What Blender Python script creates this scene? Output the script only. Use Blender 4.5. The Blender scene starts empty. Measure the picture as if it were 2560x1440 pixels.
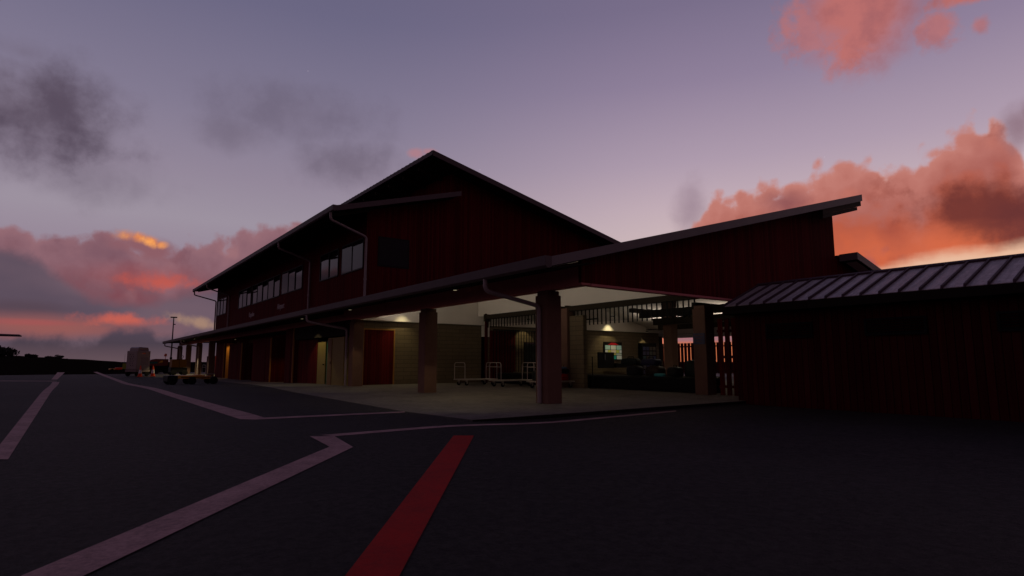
import bpy, bmesh, math, random
from mathutils import Vector, Matrix
random.seed(7)
R = math.radians
sc = bpy.context.scene
col = sc.collection

# ------------------------------------------------------------------ camera
F_PX, CAM_H, YAW, PITCH = 1460.0, 1.1, R(36.653), R(7.183)
cam_d = bpy.data.cameras.new('camera')
cam = bpy.data.objects.new('camera', cam_d); col.objects.link(cam)
cam.location = (0, 0, CAM_H)
cam.rotation_euler = (math.pi/2 + PITCH, 0, -YAW)
cam_d.sensor_width = 36.0
cam_d.lens = F_PX/2560*36.0
cam_d.clip_start, cam_d.clip_end = 0.05, 20000
sc.camera = cam
sc.view_settings.view_transform = 'Standard'
sc.view_settings.look = 'None'
sc.view_settings.exposure = 0.0
sc.view_settings.gamma = 1.0
sc.view_settings.use_curve_mapping = False
sc.render.engine = 'CYCLES'
sc.cycles.max_bounces = 8
sc.cycles.diffuse_bounces = 5
sc.cycles.use_denoising = True
sc.cycles.sample_clamp_indirect = 4.0

def lin(c):
    return tuple((v/255/12.92) if v/255 <= 0.04045 else ((v/255+0.055)/1.055)**2.4 for v in c)
def level(px, py):
    r, u, w = (px-1280)/F_PX, (720-py)/F_PX, 1.0
    c, s = math.cos(PITCH), math.sin(PITCH)
    return r, w*c-u*s, w*s+u*c
def azel(px, py):                       # direction in the sky, degrees right of the view axis / above the horizon
    r, f, u = level(px, py)
    return math.degrees(math.atan2(r, f)), math.degrees(math.atan2(u, math.hypot(r, f)))

# ------------------------------------------------------------------ world: dusk sky with clouds
world = bpy.data.worlds.new('World'); sc.world = world
world.use_nodes = True
nt = world.node_tree; nt.nodes.clear()
N = nt.nodes.new; L = nt.links.new
def inp(sock, v):
    if isinstance(v, bpy.types.NodeSocket): L(v, sock)
    else: sock.default_value = v
def M(op, a, b=None, c=None, clamp=False):
    n = N('ShaderNodeMath'); n.operation = op; n.use_clamp = clamp
    inp(n.inputs[0], a)
    if b is not None: inp(n.inputs[1], b)
    if c is not None: inp(n.inputs[2], c)
    return n.outputs[0]
def SM(x, e0, e1):
    n = N('ShaderNodeMapRange'); n.interpolation_type = 'SMOOTHSTEP'
    inp(n.inputs[0], x); inp(n.inputs[1], e0); inp(n.inputs[2], e1); n.inputs[3].default_value = 0; n.inputs[4].default_value = 1
    return n.outputs[0]
def MIX(f, a, b):
    n = N('ShaderNodeMix'); n.data_type = 'RGBA'; n.clamp_factor = True
    inp(n.inputs[0], f)
    for s, v in ((n.inputs[6], a), (n.inputs[7], b)):
        if isinstance(v, bpy.types.NodeSocket): L(v, s)
        else: s.default_value = (*lin(v), 1)
    return n.outputs[2]
def RAMP(x, x0, x1, stops):
    t = M('DIVIDE', M('SUBTRACT', x, x0), x1-x0, clamp=True)
    n = N('ShaderNodeValToRGB'); L(t, n.inputs[0])
    e = n.color_ramp.elements
    while len(e) < len(stops): e.new(0.5)
    for i, (p, c) in enumerate(stops):
        e[i].position = (p-x0)/(x1-x0); e[i].color = (*lin(c), 1)
    return n.outputs[0]
def CURVE(x, pts):                      # piecewise height profile: x in degrees -> degrees
    x0, x1 = pts[0][0], pts[-1][0]
    ys = [p[1] for p in pts]; y0, y1 = min(ys), max(ys)
    n = N('ShaderNodeFloatCurve')
    L(M('DIVIDE', M('SUBTRACT', x, x0), x1-x0, clamp=True), n.inputs[1])
    cm = n.mapping; c = cm.curves[0]
    while len(c.points) < len(pts): c.points.new(0.5, 0.5)
    for i, p in enumerate(pts):
        c.points[i].location = ((p[0]-x0)/(x1-x0), (p[1]-y0)/(y1-y0))
        c.points[i].handle_type = 'AUTO_CLAMPED'
    cm.update()
    return M('ADD', M('MULTIPLY', n.outputs[0], y1-y0), y0)

tc = N('ShaderNodeTexCoord')
nrm = N('ShaderNodeVectorMath'); nrm.operation = 'NORMALIZE'; L(tc.outputs['Generated'], nrm.inputs[0])
sep = N('ShaderNodeSeparateXYZ'); L(nrm.outputs[0], sep.inputs[0])
X, Y, Z = sep.outputs
cy, sy = math.cos(YAW), math.sin(YAW)
rr = M('SUBTRACT', M('MULTIPLY', X, cy), M('MULTIPLY', Y, sy))
ff = M('ADD', M('MULTIPLY', X, sy), M('MULTIPLY', Y, cy))
AZ = M('MULTIPLY', M('ARCTAN2', rr, ff), 180/math.pi)
EL = M('MULTIPLY', M('ARCSINE', Z), 180/math.pi)

def NOISE(scale, detail=5, rough=0.55, off=(0, 0, 0), stretch=(1, 1, 1)):
    mp = N('ShaderNodeMapping'); mp.inputs[1].default_value = off; mp.inputs[3].default_value = stretch
    L(nrm.outputs[0], mp.inputs[0])
    n = N('ShaderNodeTexNoise'); n.inputs['Scale'].default_value = scale
    n.inputs['Detail'].default_value = detail; n.inputs['Roughness'].default_value = rough
    L(mp.outputs[0], n.inputs['Vector'])
    return M('SUBTRACT', n.outputs[0], 0.5)
def BILLOW(scale, detail=2, warp=None):
    v = nrm.outputs[0]
    if warp:
        nn = N('ShaderNodeTexNoise'); nn.inputs['Scale'].default_value = scale*1.6; nn.inputs['Detail'].default_value = 3
        L(v, nn.inputs['Vector'])
        a = N('ShaderNodeVectorMath'); a.operation = 'MULTIPLY_ADD'; L(nn.outputs['Color'], a.inputs[0])
        a.inputs[1].default_value = (warp,)*3; L(v, a.inputs[2]); v = a.outputs[0]
    n = N('ShaderNodeTexVoronoi'); n.feature = 'F1'; n.inputs['Scale'].default_value = scale
    n.inputs['Detail'].default_value = detail; n.inputs['Roughness'].default_value = 0.45
    L(v, n.inputs['Vector'])
    return M('SUBTRACT', 0.45, n.outputs['Distance'])
n_big = NOISE(7, 5); n_mid = NOISE(16, 6, 0.6, (3, 1, 2)); n_soft = NOISE(5, 3, 0.5, (7, 4, 1), (1, 1, 2.2))
n_fine = NOISE(45, 5, 0.6, (1, 9, 5)); n_flat = NOISE(6, 4, 0.5, (2, 2, 8), (1, 1, 5))
n_ux = NOISE(11, 4, 0.55, (5, 0, 3)); n_uy = NOISE(11, 4, 0.55, (0, 8, 6))
bil = BILLOW(26, 1, 0.02); bil2 = BILLOW(13, 1, 0.04)

def ELLI(px, py, sx, sy_, inner=0.35, outer=1.0, amp=0.5, noise=None, tilt=0.0):
    az, el = azel(px, py)
    a1, _ = azel(px+sx, py); _, e1 = azel(px, py-sy_)
    sa, se = abs(a1-az), abs(e1-el)
    da, de = M('SUBTRACT', AZ, az), M('SUBTRACT', EL, el)
    if tilt:
        c, s = math.cos(R(tilt)), math.sin(R(tilt))
        da, de = M('ADD', M('MULTIPLY', da, c), M('MULTIPLY', de, s)), M('SUBTRACT', M('MULTIPLY', de, c), M('MULTIPLY', da, s))
    d = M('SQRT', M('ADD', M('POWER', M('DIVIDE', da, sa), 2), M('POWER', M('DIVIDE', de, se), 2)))
    if noise is not None: d = M('ADD', d, M('MULTIPLY', noise, -amp*2))
    return M('SUBTRACT', 1.0, SM(d, inner, outer))
def MAXS(*m):
    r = m[0]
    for k in m[1:]: r = M('MAXIMUM', r, k)
    return r
def PROF(pts): return [azel(*p) for p in pts]

# clear sky: darker violet on the left, pale pink-lilac towards the sunset on the right
eL = lambda y: azel(640, y)[1]
eR = lambda y: azel(1750, y)[1]
skyL = RAMP(EL, -1, 90, [(-1, (92, 70, 84)), (2, (105, 82, 95)), (eL(700), (146, 128, 146)), (eL(560), (157, 146, 160)), (eL(450), (147, 135, 153)),
                         (eL(280), (130, 122, 145)), (eL(0), (107, 103, 131)), (50, (84, 80, 108)), (90, (66, 64, 92))])
skyR = RAMP(EL, -1, 90, [(-1, (196, 108, 78)), (1.6, (186, 112, 90)), (2.3, (150, 112, 122)), (5, (205, 165, 160)), (eR(600), (206, 184, 186)), (eR(520), (196, 174, 183)), (eR(400), (174, 155, 173)),
                         (eR(200), (143, 128, 154)), (eR(0), (121, 110, 138)), (52, (90, 84, 112)), (90, (66, 64, 92))])
c = MIX(SM(AZ, azel(760, 600)[0], azel(1800, 600)[0]), skyL, skyR)
# stars
vs = N('ShaderNodeTexVoronoi'); vs.inputs['Scale'].default_value = 26; L(nrm.outputs[0], vs.inputs['Vector'])
c = MIX(M('MULTIPLY', M('SUBTRACT', 1.0, SM(vs.outputs['Distance'], 0.006, 0.02)), 0.55), c, (214, 205, 215))
# soft grey clouds, upper left
soft = MAXS(M('MULTIPLY', ELLI(75, 290, 320, 210, 0.0, 1.2, 0.8, n_mid), 1.0), M('MULTIPLY', ELLI(200, 430, 260, 90, 0.0, 1.2, 0.8, n_mid), 0.4),
            M('MULTIPLY', ELLI(740, 285, 270, 95, 0.0, 1.2, 0.7, n_mid), 0.42), M('MULTIPLY', ELLI(870, 410, 160, 75, 0.0, 1.2, 0.7, n_mid), 0.55),
            M('MULTIPLY', ELLI(590, 330, 140, 60, 0.0, 1.2, 0.7, n_mid), 0.4), M('MULTIPLY', ELLI(60, 130, 120, 50, 0.0, 1.2, 0.8, n_mid), 0.4))
c = MIX(M('MULTIPLY', soft, 0.95), c, MIX(SM(n_mid, -0.15, 0.2), (104, 92, 108), (86, 74, 90)))
c = MIX(M('MULTIPLY', MAXS(ELLI(1040, 384, 26, 16, 0.1, 1.1, 0.6, n_fine), ELLI(1075, 380, 24, 12, 0.1, 1.1, 0.6, n_fine)), 0.6), c, (186, 122, 126))
# grey wisps near the tall orange cloud
c = MIX(M('MULTIPLY', ELLI(1728, 520, 55, 90, 0.0, 1.2, 0.7, n_mid), 0.6), c, (140, 116, 132))
# left cumulus bank
topL = CURVE(AZ, PROF([(-400, 560), (-60, 520), (40, 538), (110, 560), (130, 572), (210, 570), (300, 580), (400, 606), (425, 625), (470, 590), (550, 584), (566, 598), (582, 590), (640, 552), (715, 545), (780, 552), (1000, 600), (1300, 760)]))
dL = M('ADD', M('SUBTRACT', topL, EL), M('MULTIPLY', bil, 1.9))
dL = M('ADD', dL, M('MULTIPLY', n_fine, 1.3))
mL = SM(dL, -0.25, 0.7)
cl = RAMP(M('ADD', dL, M('MULTIPLY', n_mid, 5)), 0, 9, [(0, (150, 108, 116)), (1.6, (138, 99, 109)), (3.6, (124, 84, 94)), (5.2, (126, 74, 83)), (6.6, (138, 70, 74)), (9, (112, 82, 94))])
cl = MIX(M('MULTIPLY', SM(bil2, -0.02, 0.3), 0.5), cl, (164, 116, 120))
cl = MIX(M('MULTIPLY', SM(n_mid, 0.02, 0.2), 0.6), cl, (116, 78, 90))
cl = MIX(M('MULTIPLY', ELLI(250, 625, 110, 60, 0.1, 1.2, 0.6, n_mid), 0.55), cl, (112, 78, 92))
cl = MIX(M('MULTIPLY', ELLI(390, 704, 105, 24, 0.0, 1.3, 1.1, n_fine), 0.85), cl, (204, 92, 76))
cl = MIX(M('MULTIPLY', ELLI(360, 690, 190, 42, 0.0, 1.2, 0.6, n_mid), 0.4), cl, (160, 76, 76))
c = MIX(mL, c, cl)
gold = MAXS(M('MULTIPLY', ELLI(318, 588, 40, 16, 0.0, 1.2, 0.6, n_fine), 0.7), ELLI(347, 593, 30, 17, 0.1, 1.15, 0.6, n_fine), ELLI(378, 603, 32, 16, 0.1, 1.15, 0.6, n_fine, tilt=-20), M('MULTIPLY', ELLI(402, 612, 20, 11, 0.1, 1.2, 0.5, n_fine), 0.9))
c = MIX(ELLI(362, 616, 120, 34, 0.3, 1.1, 0.4, n_fine, tilt=-12), c, (140, 94, 102))
c = MIX(gold, c, MIX(SM(n_fine, -0.15, 0.15), (214, 128, 84), (250, 166, 92)))
# grey veil under the bank
topV = CURVE(AZ, PROF([(-400, 560), (-100, 590), (0, 602), (60, 612), (130, 660), (190, 700), (260, 728), (310, 738), (380, 738), (430, 724), (500, 706), (560, 705), (700, 740), (1300, 780)]))
dV = M('ADD', M('SUBTRACT', topV, EL), M('ADD', M('MULTIPLY', n_mid, 1.6), M('MULTIPLY', n_fine, 0.7)))
veil = MIX(SM(n_soft, -0.12, 0.14), (92, 78, 92), (110, 90, 102))
veil = MIX(M('MULTIPLY', ELLI(60, 770, 160, 26, 0.0, 1.2, 0.6, n_flat), 0.6), veil, (84, 66, 76))
band = M('MULTIPLY', ELLI(140, 818, 400, 38, 0.0, 1.15, 0.5, n_flat), 0.95)
veil = MIX(band, veil, (150, 90, 86))
veil = MIX(M('MULTIPLY', ELLI(305, 799, 110, 17, 0.0, 1.3, 1.1, n_fine), 0.9), veil, (198, 96, 82))
veil = MIX(M('MULTIPLY', ELLI(90, 806, 150, 9, 0.0, 1.2, 0.8, n_flat), 0.6), veil, (166, 84, 84))
veil = MIX(M('MULTIPLY', ELLI(500, 808, 80, 16, 0.0, 1.3, 1.1, n_fine, tilt=-14), 0.6), veil, (184, 146, 116))
mV = M('MULTIPLY', SM(dV, 0.0, 1.3), M('SUBTRACT', 1.0, SM(AZ, -8, 2)))
c = MIX(mV, c, veil)
# low grey cloud on the left horizon
topE = CURVE(AZ, PROF([(-400, 800), (0, 848), (40, 832), (70, 828), (105, 840), (150, 836), (190, 850), (240, 842), (262, 822), (300, 814), (350, 812), (385, 820), (410, 838), (470, 826), (540, 822), (1000, 830)]))
dE = M('ADD', M('SUBTRACT', topE, EL), M('ADD', M('MULTIPLY', n_fine, 1.6), M('MULTIPLY', n_mid, 1.2)))
low = RAMP(EL, 0, 4, [(0, (98, 79, 86)), (0.9, (86, 70, 79)), (1.5, (74, 63, 74)), (2.6, (79, 67, 81)), (4, (88, 74, 88))])
c = MIX(M('MULTIPLY', SM(dE, -0.3, 0.9), M('SUBTRACT', 1.0, SM(AZ, -8, 2))), c, low)
# great orange cloud on the right
topR = CURVE(AZ, PROF([(1560, 640), (1690, 580), (1740, 540), (1768, 488), (1795, 466), (1830, 478), (1850, 456), (1900, 440), (1945, 456), (1965, 444), (2020, 420), (2050, 402), (2075, 405), (2100, 388), (2170, 392), (2230, 412), (2270, 412), (2300, 380), (2340, 345), (2380, 308), (2430, 292), (2460, 308), (2480, 288), (2515, 310), (2545, 350), (2620, 400), (2800, 380), (3300, 520)]))
dR = M('ADD', M('SUBTRACT', topR, EL), M('ADD', M('MULTIPLY', bil, 2.1), M('MULTIPLY', n_fine, 1.5)))
mR = M('MULTIPLY', SM(dR, -0.25, 0.9), SM(AZ, 11, 15))
co = RAMP(M('ADD', dR, M('MULTIPLY', n_mid, 4)), 0, 14, [(0, (196, 128, 118)), (1.4, (188, 118, 108)), (3.2, (176, 104, 94)), (5.2, (184, 92, 70)), (8, (204, 98, 66)), (11, (214, 112, 76)), (14, (216, 124, 90))])
co = MIX(M('MULTIPLY', SM(bil2, 0.0, 0.32), 0.4), co, (206, 122, 104))
co = MIX(M('MULTIPLY', SM(n_mid, 0.05, 0.22), 0.5), co, (150, 78, 68))
co = MIX(M('MULTIPLY', M('SUBTRACT', 1.0, SM(dR, 0.15, 0.9)), M('MULTIPLY', SM(n_mid, 0.0, 0.15), 0.6)), co, (224, 140, 104))
co = MIX(M('MULTIPLY', ELLI(2450, 530, 230, 100, 0.2, 1.1, 1.0, n_mid), 0.9), co, (104, 50, 48))
co = MIX(M('MULTIPLY', ELLI(2560, 570, 130, 110, 0.05, 1.15, 0.6, n_mid), 0.7), co, (98, 50, 52))
co = MIX(M('MULTIPLY', ELLI(1960, 505, 80, 42, 0.0, 1.2, 0.6, n_mid), 0.8), co, (136, 80, 84))
co = MIX(M('MULTIPLY', ELLI(2240, 600, 50, 60, 0.0, 1.2, 0.7, n_mid, tilt=30), 0.65), co, (140, 66, 62))
co = MIX(M('MULTIPLY', ELLI(2300, 610, 260, 60, 0.0, 1.2, 0.5, n_flat), 0.5), co, (222, 112, 76))
co = MIX(M('MULTIPLY', ELLI(2480, 395, 130, 70, 0.1, 1.1, 0.6, n_mid), 0.35), co, (160, 88, 84))
c = MIX(mR, c, co)
# cream glow just over the shed, and the low sky seen through the hall
botR = CURVE(AZ, PROF([(1800, 720), (2050, 690), (2200, 668), (2270, 646), (2330, 630), (2420, 618), (2480, 610), (2560, 592), (2700, 570), (3300, 550)]))
dG = M('ADD', M('SUBTRACT', botR, EL), M('ADD', M('MULTIPLY', n_flat, 1.5), M('MULTIPLY', n_fine, 0.5)))
c = MIX(M('MULTIPLY', SM(dG, -0.35, 0.9), SM(AZ, 18, 27)), c, RAMP(dG, 0, 7, [(0, (238, 200, 170)), (1.5, (228, 176, 148)), (3.5, (196, 130, 112)), (7, (170, 112, 108))]))
lowR = M('MULTIPLY', M('SUBTRACT', 1.0, SM(EL, 1.7, 3.6)), SM(AZ, 5, 12))
c = MIX(lowR, c, MIX(SM(EL, 1.55, 2.1), (206, 112, 74), (150, 110, 120)))
c = MIX(M('MULTIPLY', ELLI(1655, 852, 30, 14, 0.5, 1.1, 0.1, n_fine), 0.9), c, (226, 132, 100))
c = MIX(M('MULTIPLY', ELLI(2165, 655, 62, 52, 0.3, 1.1, 0.55, bil), 0.9), c, (118, 86, 102))
c = MIX(M('MULTIPLY', ELLI(2330, 668, 90, 10, 0.2, 1.1, 0.5, n_fine), 0.6), c, (140, 84, 92))
# salmon clouds, upper right
sal = MAXS(ELLI(2140, 20, 175, 180, 0.4, 1.2, 0.6, n_mid), ELLI(2130, 110, 95, 90, 0.3, 1.2, 0.7, n_fine), M('MULTIPLY', ELLI(2010, 70, 95, 95, 0.2, 1.1, 1.0, n_fine), 0.75),
           M('MULTIPLY', ELLI(2340, 75, 70, 62, 0.3, 1.1, 0.8, n_fine), 0.8), M('MULTIPLY', ELLI(2452, 64, 30, 28, 0.2, 1.1, 0.8, n_fine), 0.7),
           ELLI(2430, -18, 190, 34, 0.4, 1.0, 0.5, n_fine), M('MULTIPLY', ELLI(2030, 110, 60, 40, 0.2, 1.1, 1.0, n_fine), 0.7))
c = MIX(M('MULTIPLY', sal, 0.92), c, MIX(SM(n_mid, -0.1, 0.16), (190, 110, 104), (168, 98, 98)))
c = MIX(M('MULTIPLY', MAXS(ELLI(2550, 320, 60, 80, 0.1, 1.1, 0.7, n_mid), ELLI(2570, 290, 40, 60, 0.1, 1.1, 0.6, n_mid)), 0.75), c, (136, 106, 118))
# unseen rest of the dusk sky: a muted pink-violet cloud field behind the viewer
back = SM(M('ABSOLUTE', AZ), 62, 100)
rest = RAMP(EL, 0, 90, [(0, (92, 72, 82)), (8, (102, 78, 88)), (18, (102, 76, 86)), (40, (82, 70, 88)), (90, (64, 60, 84))])
rest = MIX(M('MULTIPLY', SM(n_big, 0.0, 0.2), 0.7), rest, (100, 70, 76))
c = MIX(back, c, rest)
bg = N('ShaderNodeBackground'); L(c, bg.inputs[0]); bg.inputs[1].default_value = 1.0
wo = N('ShaderNodeOutputWorld'); L(bg.outputs[0], wo.inputs[0])
world.cycles.sampling_method = 'MANUAL'; world.cycles.sample_map_resolution = 1024

# ------------------------------------------------------------------ materials
MATS = {}
def new_mat(name):
    m = bpy.data.materials.new(name); m.use_nodes = True
    t = m.node_tree; b = t.nodes['Principled BSDF']
    MATS[name] = m
    return m, t, b
def node(t, typ, **kw):
    n = t.nodes.new(typ)
    for k, v in kw.items(): setattr(n, k, v)
    return n
def tmath(t, op, a, b=None, c=None):
    n = t.nodes.new('ShaderNodeMath'); n.operation = op
    for i, v in enumerate((a, b, c)):
        if v is None: continue
        if isinstance(v, bpy.types.NodeSocket): t.links.new(v, n.inputs[i])
        else: n.inputs[i].default_value = v
    return n.outputs[0]
def tmix(t, f, a, b):
    n = t.nodes.new('ShaderNodeMix'); n.data_type = 'RGBA'
    for s, v in ((n.inputs[0], f), (n.inputs[6], a), (n.inputs[7], b)):
        if isinstance(v, bpy.types.NodeSocket): t.links.new(v, s)
        elif isinstance(v, (int, float)): s.default_value = v
        else: s.default_value = (*v, 1)
    return n.outputs[2]
def tnoise(t, vec, scale, detail=4, rough=0.6):
    n = t.nodes.new('ShaderNodeTexNoise'); n.inputs['Scale'].default_value = scale
    n.inputs['Detail'].default_value = detail; n.inputs['Roughness'].default_value = rough
    if vec is not None: t.links.new(vec, n.inputs['Vector'])
    return n.outputs[0]
def tmap(t, scale=(1, 1, 1)):
    tcn = t.nodes.new('ShaderNodeTexCoord'); mp = t.nodes.new('ShaderNodeMapping'); mp.inputs[3].default_value = scale
    t.links.new(tcn.outputs['Object'], mp.inputs[0]); return mp.outputs[0]
def tbump(t, b, h, strength, dist=0.01):
    n = t.nodes.new('ShaderNodeBump'); n.inputs['Strength'].default_value = strength; n.inputs['Distance'].default_value = dist
    t.links.new(h, n.inputs['Height']); t.links.new(n.outputs[0], b.inputs['Normal'])
def plain(name, colr, rough=0.6, metal=0.0, var=0.25, scale=6.0, bump=0.0, stretch=(1, 1, 1), emit=0.0):
    m, t, b = new_mat(name)
    v = tmap(t, stretch); n = tnoise(t, v, scale)
    f = tmath(t, 'MULTIPLY_ADD', n, 2*var, 1-var)
    mul = t.nodes.new('ShaderNodeMix'); mul.data_type = 'RGBA'; mul.blend_type = 'MULTIPLY'; mul.inputs[0].default_value = 1
    mul.inputs[6].default_value = (*colr, 1)
    cmb = t.nodes.new('ShaderNodeCombineColor')
    for i in range(3): t.links.new(f, cmb.inputs[i])
    t.links.new(cmb.outputs[0], mul.inputs[7]); t.links.new(mul.outputs[2], b.inputs['Base Color'])
    b.inputs['Roughness'].default_value = rough; b.inputs['Metallic'].default_value = metal
    if rough >= 0.5: b.inputs['Specular IOR Level'].default_value = 0.0 if rough >= 0.9 else 0.12
    if emit:
        t.links.new(mul.outputs[2], b.inputs['Emission Color']); b.inputs['Emission Strength'].default_value = emit
    if bump: tbump(t, b, tnoise(t, v, scale*4), bump)
    return m
def boards(name, colr, width=0.2, rough=0.6, horizontal=False, var=0.5):
    m, t, b = new_mat(name)
    tcn = t.nodes.new('ShaderNodeTexCoord'); s = t.nodes.new('ShaderNodeSeparateXYZ'); t.links.new(tcn.outputs['Object'], s.inputs[0])
    u = s.outputs[2] if horizontal else tmath(t, 'ADD', s.outputs[0], s.outputs[1])
    u = tmath(t, 'DIVIDE', u, width)
    fr = tmath(t, 'FRACT', u); idx = tmath(t, 'FLOOR', u)
    wn = t.nodes.new('ShaderNodeTexWhiteNoise'); wn.noise_dimensions = '1D'; t.links.new(idx, wn.inputs['W'])
    edge = tmath(t, 'MINIMUM', fr, tmath(t, 'SUBTRACT', 1.0, fr))
    gv = t.nodes.new('ShaderNodeMapRange'); t.links.new(edge, gv.inputs[0]); gv.inputs[1].default_value = 0.015; gv.inputs[2].default_value = 0.07
    st = tnoise(t, tmap(t, (9, 9, 0.35) if not horizontal else (0.5, 0.5, 9)), 2.2, 5, 0.65)
    k = tmath(t, 'MULTIPLY_ADD', wn.outputs[0], var, 1-var/2)
    k = tmath(t, 'MULTIPLY', k, tmath(t, 'MULTIPLY_ADD', st, 1.1, 0.45))
    k = tmath(t, 'MULTIPLY', k, tmath(t, 'MULTIPLY_ADD', gv.outputs[0], 0.75, 0.25))
    cc = tmix(t, tmath(t, 'MULTIPLY', k, 0.5), (0.0, 0.0, 0.0), tuple(2*x for x in colr))
    t.links.new(cc, b.inputs['Base Color']); b.inputs['Roughness'].default_value = rough; b.inputs['Specular IOR Level'].default_value = 0.03
    tbump(t, b, gv.outputs[0], 0.6, 0.012)
    return m
def blocks(name, c1, c2, mortar):
    m, t, b = new_mat(name)
    tcn = t.nodes.new('ShaderNodeTexCoord'); s = t.nodes.new('ShaderNodeSeparateXYZ'); t.links.new(tcn.outputs['Object'], s.inputs[0])
    cb = t.nodes.new('ShaderNodeCombineXYZ'); t.links.new(tmath(t, 'ADD', s.outputs[0], s.outputs[1]), cb.inputs[0]); t.links.new(s.outputs[2], cb.inputs[1])
    br = t.nodes.new('ShaderNodeTexBrick'); t.links.new(cb.outputs[0], br.inputs['Vector'])
    br.inputs['Color1'].default_value = (*c1, 1); br.inputs['Color2'].default_value = (*c2, 1); br.inputs['Mortar'].default_value = (*mortar, 1)
    br.inputs['Scale'].default_value = 1.0; br.inputs['Brick Width'].default_value = 0.8; br.inputs['Row Height'].default_value = 0.2
    br.inputs['Mortar Size'].default_value = 0.012; br.inputs['Bias'].default_value = 0.0
    n = tnoise(t, tmap(t), 3.0)
    t.links.new(tmix(t, tmath(t, 'MULTIPLY', n, 0.45), br.outputs[0], tuple(x*0.4 for x in c1)), b.inputs['Base Color'])
    b.inputs['Roughness'].default_value = 0.85
    tbump(t, b, tmath(t, 'SUBTRACT', 1.0, br.outputs['Fac']), 0.5, 0.01)
    return m

red = boards('red_board_cladding', (0.088, 0.006, 0.0075), 0.11, 0.8, var=0.55)
red_dark = boards('dark_red_boards', (0.085, 0.007, 0.008), 0.14, 0.75, var=0.6)
red_door = boards('red_door_boards', (0.09, 0.007, 0.0065), 0.14, 0.6)
red_beam = plain('painted_red_beam', (0.55, 0.17, 0.17), 0.6, var=0.15, scale=3)
pillar_m = plain('brown_plaster_pillar', (0.16, 0.088, 0.065), 0.85, var=0.2, scale=3, bump=0.15)
white_wall = plain('off_white_plaster', (0.74, 0.69, 0.62), 0.9, var=0.07, scale=1.2)
block_m = blocks('cream_blockwork', (0.155, 0.112, 0.062), (0.132, 0.095, 0.052), (0.07, 0.05, 0.028))
fascia_m = plain('painted_metal_fascia', (0.10, 0.075, 0.078), 0.55, var=0.15, scale=2)
fascia_lt = plain('pale_metal_fascia', (0.17, 0.145, 0.15), 0.5, var=0.2, scale=1.2)
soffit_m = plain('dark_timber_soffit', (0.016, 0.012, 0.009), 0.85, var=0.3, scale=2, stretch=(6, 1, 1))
timber_m = plain('dark_stained_timber', (0.030, 0.023, 0.015), 0.75, var=0.35, scale=3, stretch=(1, 6, 6))
pipe_m = plain('painted_downpipe', (0.24, 0.19, 0.19), 0.45, var=0.15, scale=2)
frame_m = plain('dark_window_frame', (0.012, 0.010, 0.010), 0.5)
yellow_m = plain('ochre_painted_door', (0.22, 0.165, 0.045), 0.55, var=0.12, scale=2)
ochre_trim = plain('ochre_trim_and_lit_edge', (0.36, 0.17, 0.04), 0.6, var=0.2)  # door trim colour, also paints the lamplit edges of the boarded rooms
green_m = plain('green_painted_door', (0.010, 0.16, 0.085), 0.4, var=0.1)
black_m = plain('black_rubber', (0.007, 0.006, 0.007), 0.65, var=0.3)
black_pl = plain('black_painted_steel', (0.006, 0.0055, 0.006), 0.55, var=0.3)
steel_m = plain('brushed_steel', (0.50, 0.44, 0.39), 0.35, 0.5, var=0.15, scale=9)
white_txt = plain('white_sign_letters', (0.42, 0.36, 0.36), 0.5, var=0.05)
yel_paint = plain('yellow_vehicle_paint', (0.60, 0.27, 0.02), 0.45, var=0.2)
amber_m = plain('amber_plastic', (0.60, 0.10, 0.02), 0.3, var=0.05)
red_paint = plain('red_vehicle_paint', (0.16, 0.02, 0.02), 0.4, var=0.2)
teal_m = plain('teal_paint', (0.01, 0.10, 0.09), 0.4)
white_v = plain('white_vehicle_paint', (0.25, 0.205, 0.19), 0.4, var=0.2, scale=2)
orange_m = plain('orange_cone_plastic', (0.62, 0.06, 0.02), 0.5, var=0.1)
coneband = plain('reflective_white_band', (0.62, 0.55, 0.56), 0.4, var=0.05)
lime_m = plain('lime_barrier_panel', (0.17, 0.19, 0.035), 0.5, var=0.15)
leaf_m = plain('bush_foliage', (0.012, 0.011, 0.008), 0.8, var=0.6, scale=0.8)
bark_m = plain('bush_bark', (0.05, 0.035, 0.025), 0.9)

def glass_mat():
    m, t, b = new_mat('reflective_window_glass')
    n = tnoise(t, tmap(t), 1.2, 3)
    b.inputs['Base Color'].default_value = (0.012, 0.010, 0.012, 1)
    b.inputs['Roughness'].default_value = 0.03; b.inputs['IOR'].default_value = 1.2
    tbump(t, b, n, 0.06, 0.02)
    return m
glass_m = glass_mat()
def corrugated(name, colr):
    m, t, b = new_mat(name)
    v = tmap(t, (0.5, 5, 1)); n = tnoise(t, v, 2.5, 6, 0.7); n2 = tnoise(t, tmap(t, (14, 2.2, 6)), 3.0, 5, 0.75)
    f = tmath(t, 'MULTIPLY', n, n2)
    r_ = node(t, 'ShaderNodeMapRange'); t.links.new(f, r_.inputs[0]); r_.inputs[1].default_value = 0.12; r_.inputs[2].default_value = 0.36
    t.links.new(tmix(t, r_.outputs[0], tuple(x*0.30 for x in colr), colr), b.inputs['Base Color'])
    b.inputs['Metallic'].default_value = 0.12; b.inputs['Roughness'].default_value = 0.45; b.inputs['Specular IOR Level'].default_value = 0.3
    tbump(t, b, n2, 0.25, 0.01)
    return m
roof_m = corrugated('weathered_roof_sheet', (0.50, 0.445, 0.45))
seam_m = plain('dark_roof_rib', (0.055, 0.03, 0.04), 0.6, var=0.3)
roof_dark = plain('dark_roof_sheet', (0.09, 0.07, 0.075), 0.55, 0.3, var=0.3)

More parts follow.
